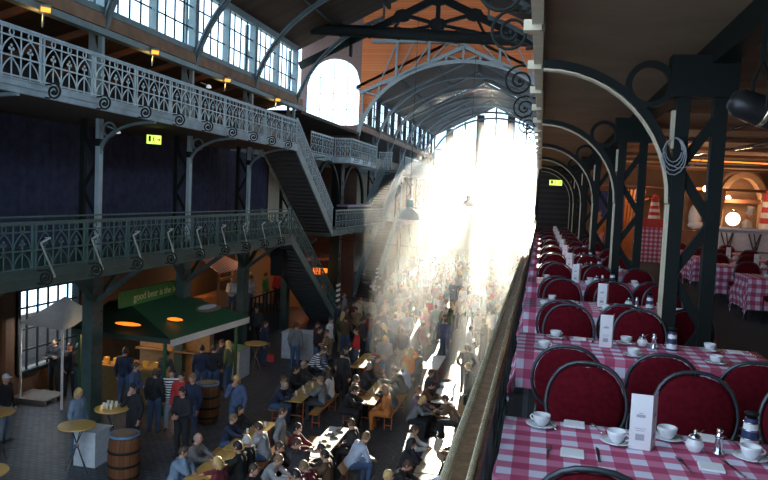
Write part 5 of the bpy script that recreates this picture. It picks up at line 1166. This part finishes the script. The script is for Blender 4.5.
# seated people: table, side (-1 aisle side, +1 gallery side), head pixel
TAKEN = {}
def seat(ti, side, py_px, pose, top, tr, hair, lab, tn='jacket', turn=0, dx=0):
    x, y0, y1 = TABLES[ti][:3]; p = at(py_px[0], py_px[1], 1.2); used = TAKEN.setdefault((round(x), side), [])
    for k in range(12):                                                        # keep elbow room along a bench
        near = [u for u in used if abs(u-p.y) < .47]
        if not near: break
        p.y = near[0]+math.copysign(.475, p.y-near[0]+.01*(k > 3))+(0 if k < 6 else .3)
    used.append(p.y)
    person(x+side*(.62+dx), p.y, 0, (RGT if side < 0 else LFT)+turn, pose, top, tr, hair, lab, 'people sitting at the beer tables', topname=tn, sc=rnd.uniform(.98, 1.02))
for a in (
    (1, -1, (189, 452), 's_chin', 'denim', 'jeans', SH, 'man in a pale denim jacket resting his face on his hand'),
    (0, -1, (208, 439), 's_table', 'grey', 'jeans', ('bald', 'grey'), 'balding man in a grey jacket over red at the yellow table'),
    (0, -1, (231, 416), 's_reach', 'navy', 'jeans', SL, 'man in navy reaching across the yellow table'),
    (0, -1, (240, 409), 's_table', 'black', 'black', LB, 'long dark haired woman in black at the end of the yellow table'),
    (1, 1, (223, 461), 's_reach', 'maroon', 'black', BB, 'blond woman in a maroon jacket pointing along the yellow table'),
    (0, 1, (241, 448), 's_table', 'leather', 'black', SB, 'man in a black leather jacket on the near bench of the yellow table'),
    (0, 1, (254, 441), 's_lap', 'black', 'black', SW, 'white haired person in black at the yellow table'),
    (0, 1, (259, 427), 's_chin', 'lightgrey', 'jeans', SH, 'person in a pale grey jacket at the far end of the yellow table'),
    (3, -1, (272, 455), 's_lean', 'lightgrey', 'jeans', SL, 'fair person in light grey at the table of the maroon sweater'),
    (3, -1, (267, 470), 's_table', 'black', 'black', SH, 'person in black lowest in the row beside the yellow table'),
    (2, -1, (285, 447), 's_table', 'black', 'black', SH, 'dark haired person in black left of the pale strewn table'),
    (2, -1, (300, 441), 's_lean', 'charcoal', 'black', SH, 'person in charcoal bent over the pale strewn table'),
    (3, -1, (294, 454), 's_table', 'maroon', 'black', SB, 'man in a maroon sweater seen from behind in front'),
    (3, 1, (327, 465), 's_lean', 'maroon', 'black', SL, 'young man in dark red at the bottom edge of the photo'),
    (2, 1, (330, 446), 's_lean', 'black', 'black', SB, 'black haired head bowed over the plates'),
    (2, 1, (341, 452), 's_table', 'brown', 'black', SB, 'person in a dark brown coat by the pale strewn table'),
    (3, 1, (350, 470), 's_lean', 'purple', 'black', SB, 'broad person in a dark purple jacket at the bottom edge'),
    (2, 1, (361, 424), 's_lap', 'black', 'black', SH, 'dark man behind the light blue shirted man'),
    (4, -1, (345, 387), 's_lean', 'black', 'black', SB, 'broad person in black, back turned, at the sunlit table'),
    (4, -1, (353, 379), 's_table', 'brown', 'black', SH, 'brown haired person facing the sun at the sunlit table'),
    (4, -1, (366, 366), 's_table', 'charcoal', 'black', SG, 'grey haired man in dark clothes at the sunlit table'),
    (4, -1, (374, 358), 's_lap', 'brown', 'black', LBr, 'long brown haired woman at the far end of the sunlit table'),
    (4, 1, (381, 389), 's_lap', 'orange', 'orange', ('bob', 'auburn'), 'woman in a glowing orange jacket at the sunlit table'),
    (4, 1, (391, 381), 's_lean', 'black', 'jeans', SB, 'man in black beside the woman in orange'),
    (4, 1, (388, 368), 's_lean', 'black', 'black', SB, 'dark person leaning in at the far end of the sunlit table'),
    (4, 1, (395, 364), 's_table', 'lightblue', 'jeans', LBl, 'long blond haired woman in a light blue top in the sun'),
    (5, -1, (280, 383), 's_lean', 'navy', 'jeans', ('bald', 'grey'), 'balding man in navy at the yellow table of the back row'),
    (5, -1, (287, 380), 's_table', 'charcoal', 'black', SH, 'person in charcoal close behind the balding man in navy'),
    (5, -1, (298, 370), 's_table', 'black', 'black', SB, 'dark person on the aisle side of the back yellow table'),
    (5, -1, (307, 365), 's_table', 'charcoal', 'black', ('bald', 'grey'), 'bald person at the far end of the back yellow table'),
    (5, 1, (312, 379), 's_table', 'grey', 'charcoal', SL, 'man in a grey jacket, back turned, at the back yellow table'),
    (5, 1, (322, 373), 's_lap', 'white', 'jeans', LBr, 'woman in a white top on the gallery side of the back yellow table'),
    (5, 1, (330, 366), 's_table', 'black', 'black', SH, 'person in black at the far gallery corner of the back yellow table'),
    (8, -1, (338, 350), 's_table', 'navy', 'black', SH, 'person in navy left of the striped one'),
    (8, 1, (353, 345), 's_table', ('navy', 'white', 'Z'), 'jeans', SH, 'seated person in a navy and white striped jumper', 'jumper'),
    (8, 1, (361, 342), 's_lean', 'red', 'jeans', SH, 'seated person in a red top next to the striped jumper', 'shirt'),
    (8, 1, (386, 350), 's_knees', 'charcoal', 'jeans', SL, 'fair man in charcoal seated sideways above the sunlit table', 'jacket', -2.2, .9),
    (6, -1, (396, 460), 's_lean', 'black', 'black', SH, 'man in black at the bare wooden table, head bowed'),
    (6, -1, (420, 443), 's_chin', 'black', 'black', ('bob', 'black'), 'dark haired woman in black at the bare wooden table'),
    (6, -1, (424, 430), 's_table', 'white', 'jeans', SH, 'person in a white top at the far end of the bare wooden table', 'shirt'),
    (7, -1, (393, 477), 's_table', 'brown', 'black', ('short', 'blond'), 'blond head at the bottom edge of the photo'),
    (6, 1, (459, 465), 's_table', 'lightblue', 'jeans', SH, 'person in a light blue shirt beneath the gallery railing', 'shirt'),
    (6, 1, (468, 437), 's_table', 'brown', 'black', LBr, 'long brown haired woman in brown beneath the gallery railing'),
    (9, -1, (425, 392), 's_table', 'purple', 'black', ('short', 'auburn'), 'auburn haired man in dark purple left of the sun flash'),
    (9, -1, (437, 396), 's_lean', 'grey', 'black', LBl, 'blond person in grey glowing at the edge of the sun flash'),
    (9, -1, (446, 374), 's_table', 'charcoal', 'black', SH, 'person in charcoal just left of the sun flash'),
    (9, -1, (435, 383), 's_lean', 'brown', 'black', SB, 'dark head behind the auburn haired man'),
    (9, 1, (462, 399), 's_lean', 'brown', 'black', SH, 'dark person bent low beneath the sun flash'),
):
    seat(*a)
p = at(371, 440, 1.15); person(-3.85, p.y, 0, -.9, 's_knees', 'lightblue', 'jeans', SL, 'man in a light blue shirt sitting on a bench end, elbows on his knees', 'people sitting at the beer tables', topname='shirt')
# people on the stage behind the columns and up in the gallery
for x, y, z, rz, pose, top, tr, hair, lab in ((-12.9, 28.2, 1, CAMW, 'hold', 'lightblue', 'jeans', SG, 'person in a pale blue shirt under the striped awning'), (-12.5, 29.2, 1, RGT, 'hold', 'lightblue', 'jeans', SH, 'second pale blue shirted person under the striped awning'),
        (-13.0, 30.4, 1, CAMW, 'hold', 'cream', 'khaki', BB, 'blond person in cream on the low stage'), (-12.35, 30.6, 1, RGT, 'stand', 'green', 'jeans', SH, 'person in a bright green jacket on the low stage'), (-12.1, 31.6, 1, CAMW, 'stand', 'red', 'black', SH, 'person in red at the back of the low stage')):
    person(x, y, z, rz, pose, top, tr, hair, lab, 'people on the low stage')
person(6.2, 23.4, D, RGT-.6, 'hold', 'white', 'white', ('chef', 'x'), 'chef in white jacket and tall white hat behind the counter', 'chefs', sc=1.1)
person(1.95, 24.9, D, CAMW, 'stand', 'orange', 'pink', SH, 'person in orange and pink at the back of the gallery', 'guests at the back of the gallery')
# the crowd in the sunlit haze
FC = ['cream', 'white', 'charcoal', 'navy', 'black', 'grey', 'red', 'lightblue', 'brown', 'olive', 'maroon', 'teal', 'tan', 'jeans', 'lightgrey']
FL = {'jeans': 'washed blue', 'lightgrey': 'light grey', 'lightblue': 'light blue', 'charcoal': 'dark grey'}
R9 = random.Random(21); made = 0; tries = 0
while made < 190 and tries < 9000:
    tries += 1; t = R9.random()**1.25; y = 26.4+40*t; x = R9.uniform(-9.3, -.75)
    if any((x-a)**2+(y-c)**2 < .62**2 for a, c in OCC) or (x < -7.9 and y < 29): continue
    if any(abs(x-a[0]) < .9 and a[1]-.2 < y < a[2]+.3 for a in TABLES): continue
    if -4.9 < x < -3 and 27 < y < 28.5: continue
    if y < 33 and abs(x+2.45+.073*(y-20.7)) < .5: continue
    c = R9.choice(FC); hair = R9.choice([SH, SB, SL, SH, LBr, LBl, SG, BD]); pose = R9.choice(['stand', 'hold', 'pocket', 'cross', 'stand', 'mouth'])
    person(x, y, 0, R9.choice([0, PI, PI/2, -PI/2, PI])+R9.uniform(-.6, .6), pose, c, R9.choice(['black', 'jeans', 'khaki', 'charcoal', 'jeans']), hair, 'hazy standing figure in %s in the sunlit crowd beyond the tables' % FL.get(c, c), 'sunlit crowd dressed in '+FL.get(c, c), sc=R9.uniform(.94, 1.05), full=y < 36); made += 1
# ================================================================== LIGHT
W = bpy.data.worlds.new('sky'); scene.world = W; W.use_nodes = True; nt = W.node_tree; bg = nt.nodes['Background']
bg.inputs[0].default_value = (.62, .80, 1, 1); bg.inputs[1].default_value = SKY
def lamp(name, kind, loc, energy, col, size=.1, rot=None):
    l = bpy.data.lights.new(name, kind); l.energy = energy; l.color = col
    if kind == 'POINT': l.shadow_soft_size = size
    o = bpy.data.objects.new(name, l); COL.objects.link(o); o.location = loc; return o
SUN = Vector((-.072, .985, .165)).normalized()
o = lamp('sun', 'SUN', (0, 60, 20), SUNE, (1, .86, .66)); o.data.angle = .010; o.rotation_euler = SUN.to_track_quat('Z', 'Y').to_euler()
# warm lamps of the stalls and of the gallery, plus fills added for awning and chef
for i, (x, y, z, e) in enumerate(((-12.5, 18.4, 2.1, 35), (-10.6, 19.7, 2.1, 25), (-12.2, 21.2, 1.9, 25), (-13.9, 28, 2.7, 25), (-12.2, 36.2, 2.4, 40), (-13.2, 30.4, 3.9, 20))): lamp('stall_light', 'POINT', (x, y, z), e, (1, .55, .22), .08)
lamp('stall_light', 'POINT', (-14.0, 18.35, 2.1), 45, (.9, .95, 1), .1)  # cool lamp added under the white awning to brighten its cloth
for x, y, z, e in ((6.3, 21.6, 7.5, 25), (4.66, 21.7, 6.9, 35), (7.3, 29.4, 7.0, 70), (3.4, 26, 7.3, 45), (5.5, 27.5, 7.4, 45), (10.5, 20, 7.5, 90), (9, 10, 7.6, 70), (3.2, 18, 7.7, 25)): lamp('gallery_light', 'POINT', (x, y, z), e, (1, .62, .36), .1)  # the first is a fill added to light the chef, without a fitting
for y in (14.0, 18.6, 23.4, 28.3): lamp('flood_lamp_light', 'POINT', (-11.3, y, 10.25), 10, (1, .5, .15), .08)
# haze standing in the sunlit part of the hall
b = MB(); b.prism([(-.45, 17, .02), (-3.6, 17, .02), (-6.7, 27, .02), (-9.65, 37, .02), (-9.7, 74.5, .02), (-.45, 74.5, .02)][::-1], (0, 0, 13))
hz = P('haze', b, [bpy.data.materials.new('haze_air')]); tag(hz, 'bright sunlit haze filling the far part of the hall', 'haze', kind='stuff')
M = hz.data.materials[0]; M.use_nodes = True; nt = M.node_tree; nt.nodes.remove(nt.nodes['Principled BSDF'])
v = nt.nodes.new('ShaderNodeVolumeScatter'); v.inputs['Color'].default_value = (.97, .98, 1, 1); v.inputs['Density'].default_value = HAZE; v.inputs['Anisotropy'].default_value = .72
nt.links.new(v.outputs[0], nt.nodes['Material Output'].inputs['Volume'])
c = scene.cycles
c.max_bounces = 6; c.diffuse_bounces = 4; c.glossy_bounces = 3; c.transparent_max_bounces = 12; c.volume_bounces = 0; c.sample_clamp_indirect = 6; c.use_denoising = True
c.volume_max_steps = 128
vs = scene.view_settings; vs.view_transform = 'Standard'; vs.look = 'None'; vs.exposure = EXPO; vs.gamma = 1; vs.use_curve_mapping = False
scene.display_settings.display_device = 'sRGB'
